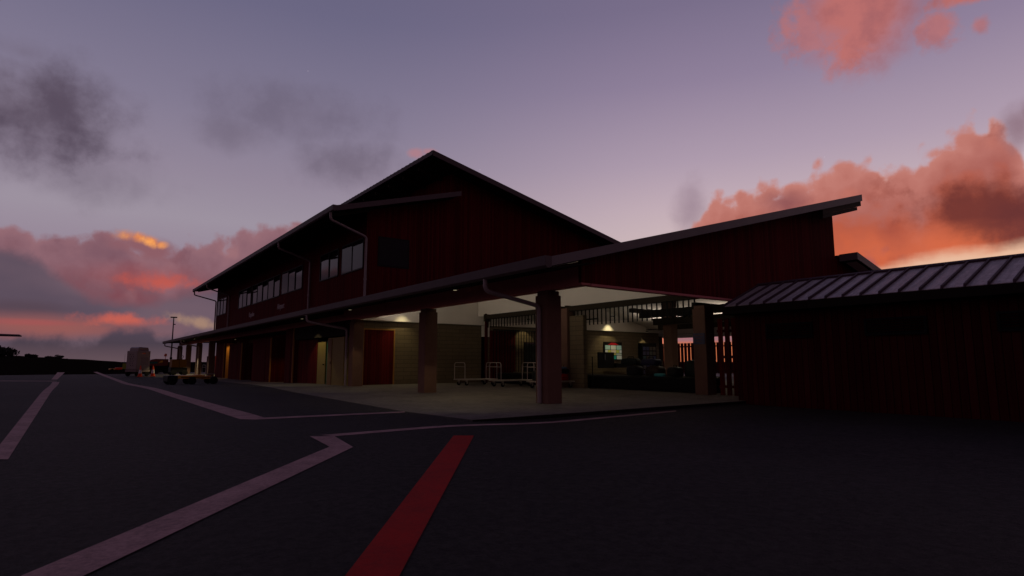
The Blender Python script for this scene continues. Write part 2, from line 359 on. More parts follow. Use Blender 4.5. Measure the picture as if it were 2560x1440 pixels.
def asphalt_mat():
    m, t, b = new_mat('asphalt')
    v = tmap(t)
    g = tnoise(t, v, 55, 6, 0.8); big = tnoise(t, v, 0.35, 5, 0.6); mid = tnoise(t, v, 3.0, 6, 0.7)
    k = tmath(t, 'MULTIPLY', tmath(t, 'MULTIPLY_ADD', g, 1.7, 0.15), tmath(t, 'MULTIPLY_ADD', big, 0.9, 0.55))
    k = tmath(t, 'MULTIPLY', k, tmath(t, 'MULTIPLY_ADD', mid, 0.8, 0.6))
    k = tmath(t, 'MULTIPLY', k, tmath(t, 'MULTIPLY_ADD', tnoise(t, tmap(t, (1, 0.8, 1)), 13, 6, 0.8), 4.4, -1.2))
    t.links.new(tmix(t, tmath(t, 'MULTIPLY', k, 0.33), (0.0012, 0.0010, 0.0010), (0.106, 0.086, 0.089)), b.inputs['Base Color'])
    b.inputs['Roughness'].default_value = 0.72; b.inputs['Specular IOR Level'].default_value = 0.16
    tbump(t, b, tmath(t, 'ADD', g, tmath(t, 'MULTIPLY', tnoise(t, v, 9, 6, 0.8), 2.5)), 1.0, 0.05)
    return m
def slab_mat():
    m, t, b = new_mat('worn_concrete')
    n = tnoise(t, tmap(t), 1.1, 7, 0.7); n2 = tnoise(t, tmap(t, (1, 1, 1)), 6.5, 5, 0.7)
    f = tmath(t, 'MULTIPLY_ADD', tmath(t, 'ADD', n, n2), 1.9, -1.3)
    n_ = t.nodes.new('ShaderNodeClamp'); t.links.new(f, n_.inputs[0])
    t.links.new(tmix(t, n_.outputs[0], (0.050, 0.042, 0.037), (0.155, 0.134, 0.114)), b.inputs['Base Color'])
    b.inputs['Roughness'].default_value = 0.8; b.inputs['Specular IOR Level'].default_value = 0.3
    tbump(t, b, n2, 0.3, 0.01)
    return m
def paint_mat(name, colr, base):
    m, t, b = new_mat(name)
    v = tmap(t)
    w = tnoise(t, v, 26, 5, 0.75); w2 = tnoise(t, v, 2.4, 4, 0.6)
    f = tmath(t, 'MULTIPLY_ADD', tmath(t, 'ADD', w, tmath(t, 'MULTIPLY', w2, 0.8)), -2.6, 2.85)
    c_ = t.nodes.new('ShaderNodeClamp'); t.links.new(f, c_.inputs[0])
    t.links.new(tmix(t, c_.outputs[0], base, colr), b.inputs['Base Color'])
    b.inputs['Roughness'].default_value = 0.75; b.inputs['Specular IOR Level'].default_value = 0.12
    tbump(t, b, tnoise(t, v, 55, 5, 0.8), 0.5, 0.008)
    return m
asphalt, slab_m = asphalt_mat(), slab_mat()
paint_w = paint_mat('worn_white_road_paint', (0.40, 0.245, 0.240), (0.20, 0.122, 0.122))
paint_r = paint_mat('worn_red_road_paint', (0.36, 0.007, 0.005), (0.22, 0.007, 0.006))
grass_m = plain('dry_grass', (0.010, 0.008, 0.006), 0.95, var=0.5, scale=0.3)

# ------------------------------------------------------------------ mesh helpers
class MB:
    def __init__(self): self.v, self.f = [], []
    def add(self, vs, fs):
        o = len(self.v); self.v += [tuple(p) for p in vs]; self.f += [tuple(i+o for i in q) for q in fs]; return self
    def box(self, x0, x1, y0, y1, z0, z1):
        vs = [(x, y, z) for z in (z0, z1) for y in (y0, y1) for x in (x0, x1)]
        return self.add(vs, [(0, 2, 3, 1), (4, 5, 7, 6), (0, 1, 5, 4), (2, 6, 7, 3), (0, 4, 6, 2), (1, 3, 7, 5)])
    def prism(self, poly, axis, a, b):
        n = len(poly)
        def pt(p, w): return {'x': (w, p[0], p[1]), 'y': (p[0], w, p[1]), 'z': (p[0], p[1], w)}[axis]
        vs = [pt(p, a) for p in poly]+[pt(p, b) for p in poly]
        fs = [tuple(range(n)), tuple(range(2*n-1, n-1, -1))]+[(i, i+n, (i+1) % n+n, (i+1) % n) for i in range(n)]
        return self.add(vs, fs)
    def quad(self, *pts): return self.add(pts, [tuple(range(len(pts)))])
    def cyl(self, p0, p1, r0, r1=None, n=16, cap=True):
        r1 = r0 if r1 is None else r1
        p0, p1 = Vector(p0), Vector(p1); d = (p1-p0).normalized()
        u = d.orthogonal().normalized(); w = d.cross(u)
        vs = []
        for p, r in ((p0, r0), (p1, r1)):
            for i in range(n):
                a = 2*math.pi*i/n; vs.append(p+u*math.cos(a)*r+w*math.sin(a)*r)
        fs = [(i, (i+1) % n, n+(i+1) % n, n+i) for i in range(n)]
        if cap: fs += [tuple(range(n-1, -1, -1)), tuple(range(n, 2*n))]
        return self.add(vs, fs)
    def tube(self, pts, r, n=12):
        pts = [Vector(p) for p in pts]; vs = []; prev = None
        for i, p in enumerate(pts):
            d = (pts[min(i+1, len(pts)-1)]-pts[max(i-1, 0)]).normalized()
            u = d.orthogonal().normalized() if prev is None else (prev-d*prev.dot(d)).normalized()
            prev = u; w = d.cross(u)
            for k in range(n):
                a = 2*math.pi*k/n; vs.append(p+u*math.cos(a)*r+w*math.sin(a)*r)
        m = len(pts)
        fs = [(i*n+k, i*n+(k+1) % n, (i+1)*n+(k+1) % n, (i+1)*n+k) for i in range(m-1) for k in range(n)]
        fs += [tuple(range(n-1, -1, -1)), tuple(range((m-1)*n, m*n))]
        return self.add(vs, fs)
    def lathe(self, prof, cx=0, cy=0, n=20):          # prof: (radius, z)
        vs, fs = [], []
        for r, z in prof:
            for i in range(n):
                a = 2*math.pi*i/n; vs.append((cx+r*math.cos(a), cy+r*math.sin(a), z))
        for j in range(len(prof)-1):
            fs += [(j*n+i, j*n+(i+1) % n, (j+1)*n+(i+1) % n, (j+1)*n+i) for i in range(n)]
        fs += [tuple(range(n-1, -1, -1)), tuple(range((len(prof)-1)*n, len(prof)*n))]
        return self.add(vs, fs)
    def build(self, name, mat, parent=None, org=(0, 0, 0), smooth=False, bevel=0.0):
        me = bpy.data.meshes.new(name)
        ox, oy, oz = org
        me.from_pydata([(x-ox, y-oy, z-oz) for x, y, z in self.v], [], self.f)
        bm = bmesh.new(); bm.from_mesh(me); bmesh.ops.recalc_face_normals(bm, faces=bm.faces); bm.to_mesh(me); bm.free()
        if smooth:
            for p in me.polygons: p.use_smooth = True
        me.materials.append(mat)
        o = bpy.data.objects.new(name, me); col.objects.link(o)
        if parent is not None: o.parent = parent
        if bevel:
            bv = o.modifiers.new('bevel', 'BEVEL'); bv.width = bevel; bv.segments = 2; bv.limit_method = 'ANGLE'
        if smooth and not bevel:
            try: me.set_sharp_from_angle(angle=R(40))
            except Exception: pass
        return o
def rounded(pts, r=0.12, k=5):
    pts = [Vector(p) for p in pts]; out = [pts[0]]
    for i in range(1, len(pts)-1):
        a, b, c_ = pts[i-1], pts[i], pts[i+1]
        da = (a-b).normalized(); dc = (c_-b).normalized()
        p0, p2 = b+da*min(r, (a-b).length/2), b+dc*min(r, (c_-b).length/2)
        for j in range(k+1):
            t = j/k; out.append(p0*(1-t)**2+b*2*t*(1-t)+p2*t*t)
    return out+[pts[-1]]
def thing(name, label, cat, loc=(0, 0, 0), rz=0.0, group=None):
    o = bpy.data.objects.new(name, None); col.objects.link(o)
    o.location = loc; o.rotation_euler = (0, 0, rz); o.empty_display_size = 0.3
    return tag(o, label, cat, group)
def tag(o, label, cat, group=None):
    o['label'] = label; o['category'] = cat
    if group: o['group'] = group
    return o
def struct(o): o['kind'] = 'structure'; return o
def copy_tree(o, parent=None):
    c_ = o.copy(); col.objects.link(c_)
    if parent is not None: c_.parent = parent
    for ch in list(o.children): copy_tree(ch, c_)
    return c_
def S(t): t = max(0.0, min(1.0, t)); return t*t*(3-2*t)

# ------------------------------------------------------------------ ground
def g_far(y): return -0.25*S((y-25)/21)
def g(x, y): return g_far(y)-0.10*S((x-4.8)/3.2)*(1-S((y-9.3)/0.6))
def gp(px, py):
    r, f, u = level(px, py)
    dx, dy = r*cy+f*sy, -r*sy+f*cy
    z = 0.0
    for _ in range(25):
        k = (z-CAM_H)/u; z = 0.5*z+0.5*g(dx*k, dy*k)
    return dx*k, dy*k
def sheet(xs, ys, zf):
    m = MB(); nx = len(xs)
    m.add([(x, y, zf(x, y)) for y in ys for x in xs], [(j*nx+i, j*nx+i+1, (j+1)*nx+i+1, (j+1)*nx+i) for j in range(len(ys)-1) for i in range(nx-1)])
    return m
fr = lambda a, b, n: [a+(b-a)*i/n for i in range(n+1)]
struct(sheet([-60, -30, -10]+fr(-5, 4, 6)+fr(4.4, 8.4, 16)+[12, 16, 20, 40, 60], [-40, -15]+fr(-4, 8.8, 8)+fr(9.0, 10.4, 14)+fr(11, 23, 4)+fr(25, 46, 14)+[60, 77.5], g).build('apron', asphalt, smooth=True))
struct(sheet([-3000, -800, -200, 0, 200, 800, 3000], [-3000, -800, -200, 0, 70, 200, 800, 3000], lambda x, y: -0.42).build('ground', grass_m))
# hill along the left horizon
def hill_top(az):
    pts = [(-95, 1.3), (-60, 1.0), (-50, 0.72), (-41.2, 0.44), (-40, 0.42), (-35, 0.10), (-33, -0.09), (-30, -0.14), (-20, -0.16), (-10, -0.16)]
    for (a0, v0), (a1, v1) in zip(pts, pts[1:]):
        if a0 <= az <= a1: return v0+(v1-v0)*(az-a0)/(a1-a0)
    return pts[-1][1]
hm = MB(); azs = fr(-95, -8, 87); rs = [120, 160, 220, 300, 380, 440, 520, 700, 900]
for r_ in rs:
    for a in azs:
        k = S((r_-120)/320) if r_ <= 440 else 1-0.4*S((r_-440)/460)
        top = CAM_H+440*math.tan(R(hill_top(a)))
        hv = -0.5+(top+0.5)*k+(0.12*math.sin(a*3.1)*k)
        th = YAW+R(a); hm.v.append((r_*math.sin(th), r_*math.cos(th), hv))
na = len(azs)
hm.f = [(j*na+i, j*na+i+1, (j+1)*na+i+1, (j+1)*na+i) for j in range(len(rs)-1) for i in range(na-1)]
struct(hm.build('hill', grass_m, smooth=True))

# concrete slab under and around the building
edge = [(6.15, 9.52), (5.95, 12), (6.15, 16), (6.4, 21), (6.9, 27), (7.5, 33), (8.0, 40), (8.3, 50), (8.4, 62), (8.4, 84)]
def ex(y):
    for (a, ya), (b, yb) in zip(edge, edge[1:]):
        if ya <= y <= yb: return a+(b-a)*(y-ya)/(yb-ya)
    return edge[-1][0]
sm = MB(); ysl = fr(9.52, 25, 12)+fr(26, 46, 16)+[60, 84]
for y in ysl:
    z = g_far(y)+0.004
    sm.v += [(ex(y), y, z-0.3), (ex(y), y, z), (48, y, z), (48, y, z-0.3)]
for j in range(len(ysl)-1):
    a, b = 4*j, 4*j+4
    sm.f += [(a, a+1, b+1, b), (a+1, a+2, b+2, b+1), (a+2, a+3, b+3, b+2)]
sm.f += [(0, 3, 2, 1)]
struct(sm.build('concrete_slab', slab_m))

kb = MB()
for k in range(24):
    xa, xb = 6.15+k*0.39, 6.15+(k+1)*0.39-0.006
    kb.box(xa, xb, 9.505, 9.518, -0.3, -0.001)
struct(kb.build('kerb', plain('dark_kerb_face', (0.016, 0.014, 0.013), 0.9, var=0.3)))
# painted lines
def strip(name, mat, quads, dz=0.008):
    m = MB()
    for (a, b, c_, d) in quads:            # a-b one long side, d-c the other
        nseg = max(1, int(max(math.dist(a, b), math.dist(d, c_))/0.4)); nseg = min(nseg, 120)
        for i in range(nseg+1):
            t = i/nseg
            for (p, q) in ((a, b), (d, c_)):
                x, y = p[0]+(q[0]-p[0])*t, p[1]+(q[1]-p[1])*t
                m.v.append((x, y, g(x, y)+dz))
        o = len(m.v)-2*(nseg+1)
        m.f += [(o+2*i, o+2*i+1, o+2*i+3, o+2*i+2) for i in range(nseg)]
    return struct(m.build(name, mat))
P = gp
strip('white_line', paint_w, [(P(632, 1036), P(440, 985), P(405, 985), P(600, 1049)), (P(440, 985), P(330, 960), P(300, 957), P(405, 985)), (P(330, 960), P(243, 930), P(233, 930), P(300, 957))])
strip('white_line', paint_w, [(P(600, 1049), P(632, 1036), P(660, 1044.5), P(640, 1050)), (P(640, 1050), P(1012, 1032), P(1012, 1029), P(655, 1045))])
strip('white_line', paint_w, [(P(-30, 1150), P(131, 955), P(149, 955), P(20, 1150)), (P(128, 949), P(144, 931), P(162, 931), P(143, 949))])
strip('thin_grey_line', paint_w, [(P(-120, 952.6), P(142, 953.6), P(142, 952.4), P(-120, 951.4))])
strip('white_line', paint_w, [(P(215, 1440), P(883, 1119), P(824, 1118), P(60, 1440)), (P(215, 1440), P(-60, 1560), P(-200, 1550), P(60, 1440))])
strip('white_line', paint_w, [(P(824, 1118), P(883, 1119), P(836, 1091.5), P(774, 1091.5))], 0.0075)
strip('white_line', paint_w, [(P(836, 1091.5), P(1220, 1064), P(1220, 1060.5), P(800, 1088.5)), (P(1220, 1064), P(1690, 1029.5), P(1690, 1026.5), P(1220, 1060.5))], 0.006)
strip('red_line', paint_r, [(P(1000, 1440), P(1185, 1090), P(1134, 1090), P(865, 1440)), (P(1000, 1440), P(880, 1640), P(700, 1640), P(865, 1440))])

# ------------------------------------------------------------------ terminal building
OT = (17.0, 26.0, 0.0)
term = thing('terminal_building', 'long dark red boarded terminal with stepped single pitch roofs and an open pillared hall', 'building', OT)
def part(mb, name, mat, parent=None, **kw): return mb.build(name, mat, parent or term, org=OT, **kw)
SL = 0.262                                   # slope of the front roofs
zl = lambda x: 3.45+SL*(x-8.5)               # top of the low roof
YN, YE, YG = 9.95, 10.54, 26.66              # near rake, end wall, gable wall
# low hall roof (rises away from the apron), and the long lean-to beyond the gable wall
hall_roof = part(MB().prism([(8.5, zl(8.5)-0.07), (24.85, zl(24.85)-0.07), (24.85, zl(24.85)), (8.5, zl(8.5))], 'y', YN, YG-0.01), 'hall_roof', roof_dark)
part(MB().prism([(8.62, zl(8.62)-0.24), (24.6, zl(24.6)-0.24), (24.6, zl(24.6)-0.075), (8.62, zl(8.62)-0.075)], 'y', YE+0.12, YG-0.02), 'ceiling', white_wall, hall_roof)
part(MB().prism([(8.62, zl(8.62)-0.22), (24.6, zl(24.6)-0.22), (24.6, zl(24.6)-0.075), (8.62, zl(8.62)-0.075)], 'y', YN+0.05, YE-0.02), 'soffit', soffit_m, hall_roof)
part(MB().prism([(8.5, zl(8.5)-0.20), (24.9, zl(24.9)-0.25), (24.9, zl(24.9)+0.02), (8.5, zl(8.5)+0.02)], 'y', YN-0.04, YN-0.003), 'rake_fascia', fascia_lt, hall_roof)
part(MB().prism([(21.6, zl(21.6)-0.44), (24.84, zl(24.84)-0.44), (24.84, zl(24.84)-0.23), (21.6, zl(21.6)-0.23)], 'y', YN+0.0, YN+0.16), 'roof_purlin', timber_m, hall_roof)
part(MB().prism([(21.6, zl(21.6)-0.58), (24.5, zl(24.5)-0.58), (24.5, zl(24.5)-0.445), (21.6, zl(21.6)-0.445)], 'y', YN+0.01, YN+0.15), 'roof_purlin', timber_m, hall_roof)
lean = part(MB().prism([(8.5, zl(8.5)-0.07), (11.0, zl(11)-0.07), (11.0, zl(11)), (8.5, zl(8.5))], 'y', YG+0.01, 81.0), 'lean_to_roof', roof_dark)
part(MB().prism([(8.62, zl(8.62)-0.22), (14.4, zl(8.62)-0.05), (14.4, zl(8.62)), (8.62, zl(8.62)-0.08)], 'y', YG+0.02, 80.9), 'soffit', soffit_m, lean)
# eave gutter, half-round profile with stop end
gp_ = [(8.42, 3.47), (8.50, 3.47), (8.50, 3.24), (8.44, 3.20), (8.36, 3.20), (8.31, 3.25), (8.30, 3.47), (8.32, 3.47)]
part(MB().prism(gp_, 'y', YN-0.04, 81.05), 'eave_gutter', fascia_m, lean)
part(MB().prism([(8.52, 3.20), (9.97, 3.47), (9.97, 3.49), (8.52, 3.23)], 'y', YN+0.02, 80.8), 'eave_soffit', soffit_m, lean)
# perimeter beams
part(MB().box(10.0, 10.32, YE, 80.6, 3.0, 3.60), 'front_beam', red_beam, bevel=0.01)
endw = part(MB().prism([(9.995, 3.06), (23.62, 3.06), (23.62, zl(23.62)-0.076), (9.995, zl(9.995)-0.076)], 'y', YE-0.003, YE+0.10), 'end_wall', red)
part(MB().box(10.325, 23.6, YE-0.02, YE+0.16, 2.99, 3.055), 'end_beam', red_beam, endw)
part(MB().box(23.52, 23.62, YE+0.103, 26.2, 4.36, zl(23.5)-0.27), 'high_wall', red, endw)
# pillars
def pillar(x, y, top=3.0, sx=0.5, sy_=0.5, zb=None):
    zb = g_far(y)-0.02 if zb is None else zb
    m = MB().box(x, x+sx, y, y+sy_, zb, top-0.12).box(x+0.035, x+sx-0.035, y+0.035, y+sy_-0.035, top-0.12, top-0.001)
    return part(m, 'pillar', pillar_m, bevel=0.02)
for y in (11.85, 18.6, 25.35): pillar(9.98, y)
for k in (7, 8, 9, 10): pillar(9.98, 11.85+6.93*k)
pillar(16.87, 11.83); pillar(16.95, 18.8, 3.4); pillar(23.45, 18.4, 4.6); pillar(23.45, 11.85, 4.6)
# gable wall and the two-storey block
zf = lambda x: 8.17+0.277*(x-9.1)            # top of upper front roof
zc2 = lambda x: 5.28-0.232*(x-24.0)           # top of the rear roof
zb_ = lambda x: 11.85-0.226*(x-14.04)        # top of upper back roof
gable = part(MB().prism([(11.0, 3.62), (29.6, 3.62), (29.6, zb_(29.6)-0.3), (15.75, zb_(15.75)-0.2), (15.7, zf(15.7)-0.2), (11.0, zf(11.0)-0.2)], 'y', YG, YG+0.2), 'gable_wall', red)
part(MB().box(11.0, 11.2, YG+0.2, 64.1, 3.62, zf(11)-0.22), 'front_wall', red)
part(MB().box(11.2, 29.0, 63.9, 64.1, 0, 8.4), 'rear_wall', red)
part(MB().box(15.7, 15.85, YG+0.2, 63.9, zf(15.7)-0.2, zb_(15.7)-0.2), 'clerestory_wall', red)
part(MB().box(11.6, 13.3, YG-0.03, YG+0.02, 5.76, 7.25), 'gable_window', frame_m)
pane = part(MB().box(11.69, 13.21, YG-0.036, YG-0.031, 5.84, 7.17), 'pane', plain('dull_gable_glass', (0.016, 0.013, 0.016), 0.5), bpy.data.objects['gable_window'])
fr_roof = part(MB().prism([(9.1, zf(9.1)-0.08), (15.72, zf(15.72)-0.08), (15.72, zf(15.72)), (9.1, zf(9.1))], 'y', 25.62, 65.0), 'upper_front_roof', roof_dark)
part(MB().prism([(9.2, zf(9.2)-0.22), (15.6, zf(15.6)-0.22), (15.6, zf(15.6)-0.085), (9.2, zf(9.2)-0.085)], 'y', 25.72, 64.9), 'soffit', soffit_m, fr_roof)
part(MB().prism([(9.1, zf(9.1)-0.24), (15.72, zf(15.72)-0.24), (15.72, zf(15.72)+0.02), (9.1, zf(9.1)+0.02)], 'y', 25.58, 25.618), 'rake_fascia', fascia_m, fr_roof)
part(MB().prism([(a+0.6, b+4.72) for a, b in gp_], 'y', 25.58, 65.03), 'eave_gutter', fascia_m, fr_roof)
bk_roof = part(MB().prism([(14.04, zb_(14.04)-0.10), (30.2, zb_(30.2)-0.10), (30.2, zb_(30.2)), (14.04, zb_(14.04))], 'y', 25.62, 65.0), 'upper_back_roof', roof_dark)
rib = MB()
for k in range(80): rib.prism([(14.0, zb_(14.0)+0.002), (30.2, zb_(30.2)+0.002), (30.2, zb_(30.2)+0.06), (14.0, zb_(14.0)+0.06)], 'y', 25.7+k*0.49, 25.86+k*0.49)
part(rib, 'roof_ribs', roof_dark, bk_roof)
part(MB().prism([(14.2, zb_(14.2)-0.22), (29.8, zb_(29.8)-0.22), (29.8, zb_(29.8)-0.105), (14.2, zb_(14.2)-0.105)], 'y', 25.72, 64.9), 'soffit', soffit_m, bk_roof)
part(MB().prism([(14.0, zb_(14.0)-0.26), (30.2, zb_(30.2)-0.26), (30.2, zb_(30.2)+0.03), (14.0, zb_(14.0)+0.03)], 'y', 25.58, 25.618), 'rake_fascia', fascia_m, bk_roof)
part(MB().box(13.97, 14.0, 25.62, 65.0, zb_(14)-0.2, zb_(14)+0.02), 'ridge_fascia', fascia_m, bk_roof)
# exposed rafters under the two upper overhangs
raf = part(MB().prism([(14.25, zb_(14.25)-0.40), (15.68, zb_(15.68)-0.40), (15.68, zb_(15.68)-0.225), (14.25, zb_(14.25)-0.225)], 'y', 27.6, 27.75), 'rafter', timber_m, bk_roof)
for k in range(1, 12):
    o = raf.copy(); o.location = (0, 1.9*k, 0); col.objects.link(o)
raf = part(MB().prism([(9.25, zf(9.25)-0.36), (10.99, zf(10.99)-0.36), (10.99, zf(10.99)-0.225), (9.25, zf(9.25)-0.225)], 'y', 26.4, 26.52), 'rafter', timber_m, fr_roof)
for k in range(1, 26):
    o = raf.copy(); o.location = (0, 1.5*k, 0); col.objects.link(o)
# upper windows on the apron side
def window(y0, y1, z0, z1, n):
    m = MB(); x = 10.985
    m.box(x-0.04, x+0.01, y0, y1, z0-0.06, z0).box(x-0.04, x+0.01, y0, y1, z1, z1+0.06)
    w = (y1-y0)/n
    for k in range(n+1):
        t = 0.075 if 0 < k < n else 0.06
        yy = y0+k*w; m.box(x-0.037, x+0.01, yy-t/2, yy+t/2, z0, z1)
    fo = part(m, 'window', frame_m)
    p = MB()
    for k in range(n):
        tl = random.uniform(-0.02, 0.02)
        p.quad((x-0.012+tl, y0+k*w+0.03, z0), (x-0.012-tl, y0+(k+1)*w-0.03, z0), (x-0.014-tl, y0+(k+1)*w-0.03, z1), (x-0.014+tl, y0+k*w+0.03, z1))
    part(p, 'pane', glass_m, fo)
for a in ((59.3, 63.6, 5.6, 7.05, 3), (49.75, 54.1, 5.63, 7.05, 3), (41.5, 49.3, 5.62, 7.05, 5), (36.55, 41.0, 5.65, 7.05, 3), (30.35, 33.2, 5.7, 7.1, 2), (26.95, 29.8, 5.68, 7.1, 2)): window(*a)
# lettering on the upper wall
def lettering(text, y0, z, size, x, parent, mat):
    cu = bpy.data.curves.new('lettering', 'FONT'); cu.body = text; cu.size = size; cu.extrude = 0.012; cu.align_x = 'LEFT'
    o = bpy.data.objects.new('tmp_text', cu); col.objects.link(o)
    dg = bpy.context.evaluated_depsgraph_get(); me = bpy.data.meshes.new_from_object(o.evaluated_get(dg))
    bpy.data.objects.remove(o)
    me.transform(Matrix.Translation((x-OT[0], y0-OT[1], z-OT[2])) @ Matrix.Rotation(-math.pi/2, 4, 'Z') @ Matrix.Rotation(math.pi/2, 4, 'X'))
    me.materials.clear(); me.materials.append(mat)
    q = bpy.data.objects.new('lettering', me); col.objects.link(q); q.parent = parent
    return q
fw_o = bpy.data.objects['front_wall']
lettering('Kapalua', 50.1, 4.62, 0.55, 10.98, fw_o, white_txt)
lettering('Airport', 41.9, 4.66, 0.55, 10.98, fw_o, white_txt)
# downpipes
def downpipe(y, y2, low):
    if low: pts = [(8.4, y, 3.22), (8.4, y, 2.92), (9.93, y2, 2.58), (9.93, y2, g_far(y2)+0.02)]
    else:   pts = [(9.0, y, 7.95), (9.0, y, 7.6), (10.90, y2, 7.08), (10.90, y2, 3.75)]
    m = MB().tube(rounded(pts, 0.14), 0.06)
    zc = 0.45 if low else 5.0
    m.cyl((pts[-1][0], y2, zc), (pts[-1][0], y2, zc+0.05), 0.075, n=12)
    part(m, 'downpipe', pipe_m, smooth=True)
for y, y2 in ((12.45, 12.12), (27.0, 26.0), (66.5, 66.0), (79.6, 78.9)): downpipe(y, y2, True)
for y, y2 in ((26.1, 26.45), (34.7, 34.9), (57.6, 57.8), (64.4, 64.0)): downpipe(y, y2, False)
# ground floor: block wall under the gable, white bulkhead and upper lining
bw = part(MB().box(9.0+1.6, 17.75, YG+0.0, YG+0.2, -0.3, 3.61).box(18.25, 20.7, YG, YG+0.2, -0.3, 3.61).box(21.95, 32.6, YG, YG+0.2, -0.3, 3.61).box(20.7, 21.95, YG, YG+0.2, 2.2, 3.61).box(17.75, 18.25, YG+0.001, YG+0.199, 2.46, 3.61), 'block_wall', block_m)
part(MB().box(9.0+1.6, 32.6, YG-0.17, YG-0.003, 3.06, 3.615).prism([(11.0, 3.615), (23.5, 3.615), (23.5, zl(23.5)-0.27), (11.0, zl(11)-0.27)], 'y', YG-0.17, YG-0.003).prism([(24.2, 3.615), (31.0, 3.615), (31.0, zc2(31.0)-0.1), (24.2, zc2(24.2)-0.23)], 'y', YG-0.17, YG-0.003), 'bulkhead', white_wall, bw, bevel=0.008)
part(MB().box(17.75, 18.25, YG-0.05, YG-0.001, 2.45, 3.05), 'lintel', white_wall, bw)
part(MB().box(17.3, 20.6, YG+0.6, YG+0.7, -0.2, 3.0), 'recess_shade_panel', black_m, bw)  # black panel stands in for the shade inside the opening
part(MB().box(21.6, 32.6, YG-0.06, YG-0.003, 0.0, 0.10), 'skirting', plain('pale_skirting', (0.36, 0.30, 0.2), 0.6), bw)
part(MB().box(24.5, 25.35, YG-0.22, YG-0.003, 0.0, 3.055), 'pilaster', white_wall, bw)
def door(x0, x1, z1, mat, trim, yv=YG, name='door'):
    d = part(MB().box(x0+0.06, x1-0.06, yv-0.06, yv-0.003, 0.01, z1-0.06), name, mat)
    part(MB().box(x0, x0+0.055, yv-0.085, yv-0.004, 0.0, z1).box(x1-0.055, x1, yv-0.085, yv-0.004, 0.0, z1).box(x0+0.055, x1-0.055, yv-0.085, yv-0.004, z1-0.055, z1), 'door_frame', trim, d)
    part(MB().cyl((x1-0.2, yv-0.12, 1.0), (x1-0.2, yv-0.06, 1.0), 0.025, n=10), 'handle', black_pl, d)
    return d
door(10.95, 12.6, 2.68, red_door, ochre_trim)
door(18.3, 20.0, 2.8, red_dark, red_dark)
door(20.7, 21.95, 2.2, plain('dark_green_grey_door', (0.022, 0.028, 0.026), 0.5), frame_m)
# white partition over the rolling grilles, dividing the hall
part(MB().prism([(11.4, 3.5), (26.4, 3.5), (26.4, zl(17.4)-0.28), (11.4, zl(17.4)-0.28)], 'x', 17.36, 17.5), 'partition', white_wall)
part(MB().box(17.3, 17.42, 25.55, 25.67, 0, 3.62), 'grille_post', red_dark)
part(MB().box(17.05, 17.25, 17.9, 18.75, 0.0, 3.05), 'grille_post', block_m)
def grille(y0, y1, zt, zb):
    b = part(MB().box(17.1, 17.36, y0, y1, zt-0.16, zt+0.06).box(17.06, 17.4, y1, y1+0.12, zt-0.28, zt+0.10), 'rolling_grille', timber_m)
    m = MB(); n = int((y1-y0)/0.235)
    for k in range(n):
        y = y0+0.12+(y1-y0-0.2)*k/(n-1); m.box(17.2, 17.23, y-0.022, y+0.022, zb, zt-0.163)
    z = zt-0.2
    while z > zb+0.1:
        m.box(17.21, 17.222, y0+0.05, y1-0.03, z, z+0.014); z -= 0.045
    part(m, 'grille_curtain', black_pl, b)
grille(12.35, 18.95, 3.43, 2.62); grille(19.3, 25.3, 3.46, 2.86)
bars = MB()
for k in range(22): bars.box(18.3+k*0.19, 18.335+k*0.19, 26.28, 26.3, 0.05, 2.8)
bars.box(18.3, 22.4, 26.27, 26.31, 2.8, 2.86)
part(bars, 'closed_grille', black_pl)
# ceiling beams of the inner hall and its own roof falling the other way
rear = part(MB().prism([(24.0, zc2(24)-0.08), (34.2, zc2(34.2)-0.08), (34.2, zc2(34.2)), (24.0, zc2(24))], 'y', 9.9, 27.5), 'rear_roof', roof_dark)
part(MB().prism([(24.3, zc2(24.3)-0.22), (34.0, zc2(34.0)-0.22), (34.0, zc2(34.0)-0.085), (24.3, zc2(24.3)-0.085)], 'y', 10.75, 27.3), 'ceiling', white_wall, rear)
part(MB().prism([(24.0, zc2(24)-0.26), (34.2, zc2(34.2)-0.26), (34.2, zc2(34.2)+0.02), (24.0, zc2(24)+0.02)], 'y', 9.86, 9.898), 'rake_fascia', fascia_lt, rear)
part(MB().box(23.96, 23.998, 9.86, 10.53, zc2(24)-0.26, zc2(24)+0.02), 'ridge_fascia', fascia_lt, rear)
part(MB().prism([(24.05, zc2(24.05)-0.24), (34.0, zc2(34.0)-0.24), (34.0, zc2(34)-0.1), (24.05, zc2(24.05)-0.1)], 'y', 9.95, 10.7), 'soffit', soffit_m, rear)
part(MB().prism([(24.25, zc2(24.25)-0.25), (25.6, zc2(25.6)-0.25), (25.6, zc2(25.6)-0.243), (24.25, zc2(24.25)-0.243)], 'y', 10.02, 10.42), 'soffit_panel', white_wall, rear)
part(MB().box(33.0, 33.3, 9.9, 27.5, 2.96, 3.12), 'eave_beam', timber_m, rear)
part(MB().prism([(17.5, 4.2), (24.2, 4.2), (24.2, 4.35), (17.5, 4.35)], 'y', 10.8, 26.4), 'inner_ceiling', white_wall)
def cbeam(x, y0, y1, z0, z1, w=0.22): part(MB().box(x, x+w, y0, y1, z0, z1), 'ceiling_beam', timber_m, bevel=0.008)
part(MB().prism([(23.65, 2.995), (33.3, 2.995), (33.3, zc2(33.3)-0.09), (24.05, zc2(24.05)-0.09), (23.65, 5.1)], 'y', 10.58, 10.7), 'rear_end_wall', red)
cbeam(19.4, 10.75, 16.9, 2.95, 3.25); cbeam(23.3, 10.75, 19.4, 2.92, 3.25); cbeam(27.2, 10.75, 22.3, 2.92, 3.2)
part(MB().box(19.62, 27.2, 14.2, 14.36, 3.26, 3.45), 'ceiling_beam', timber_m)
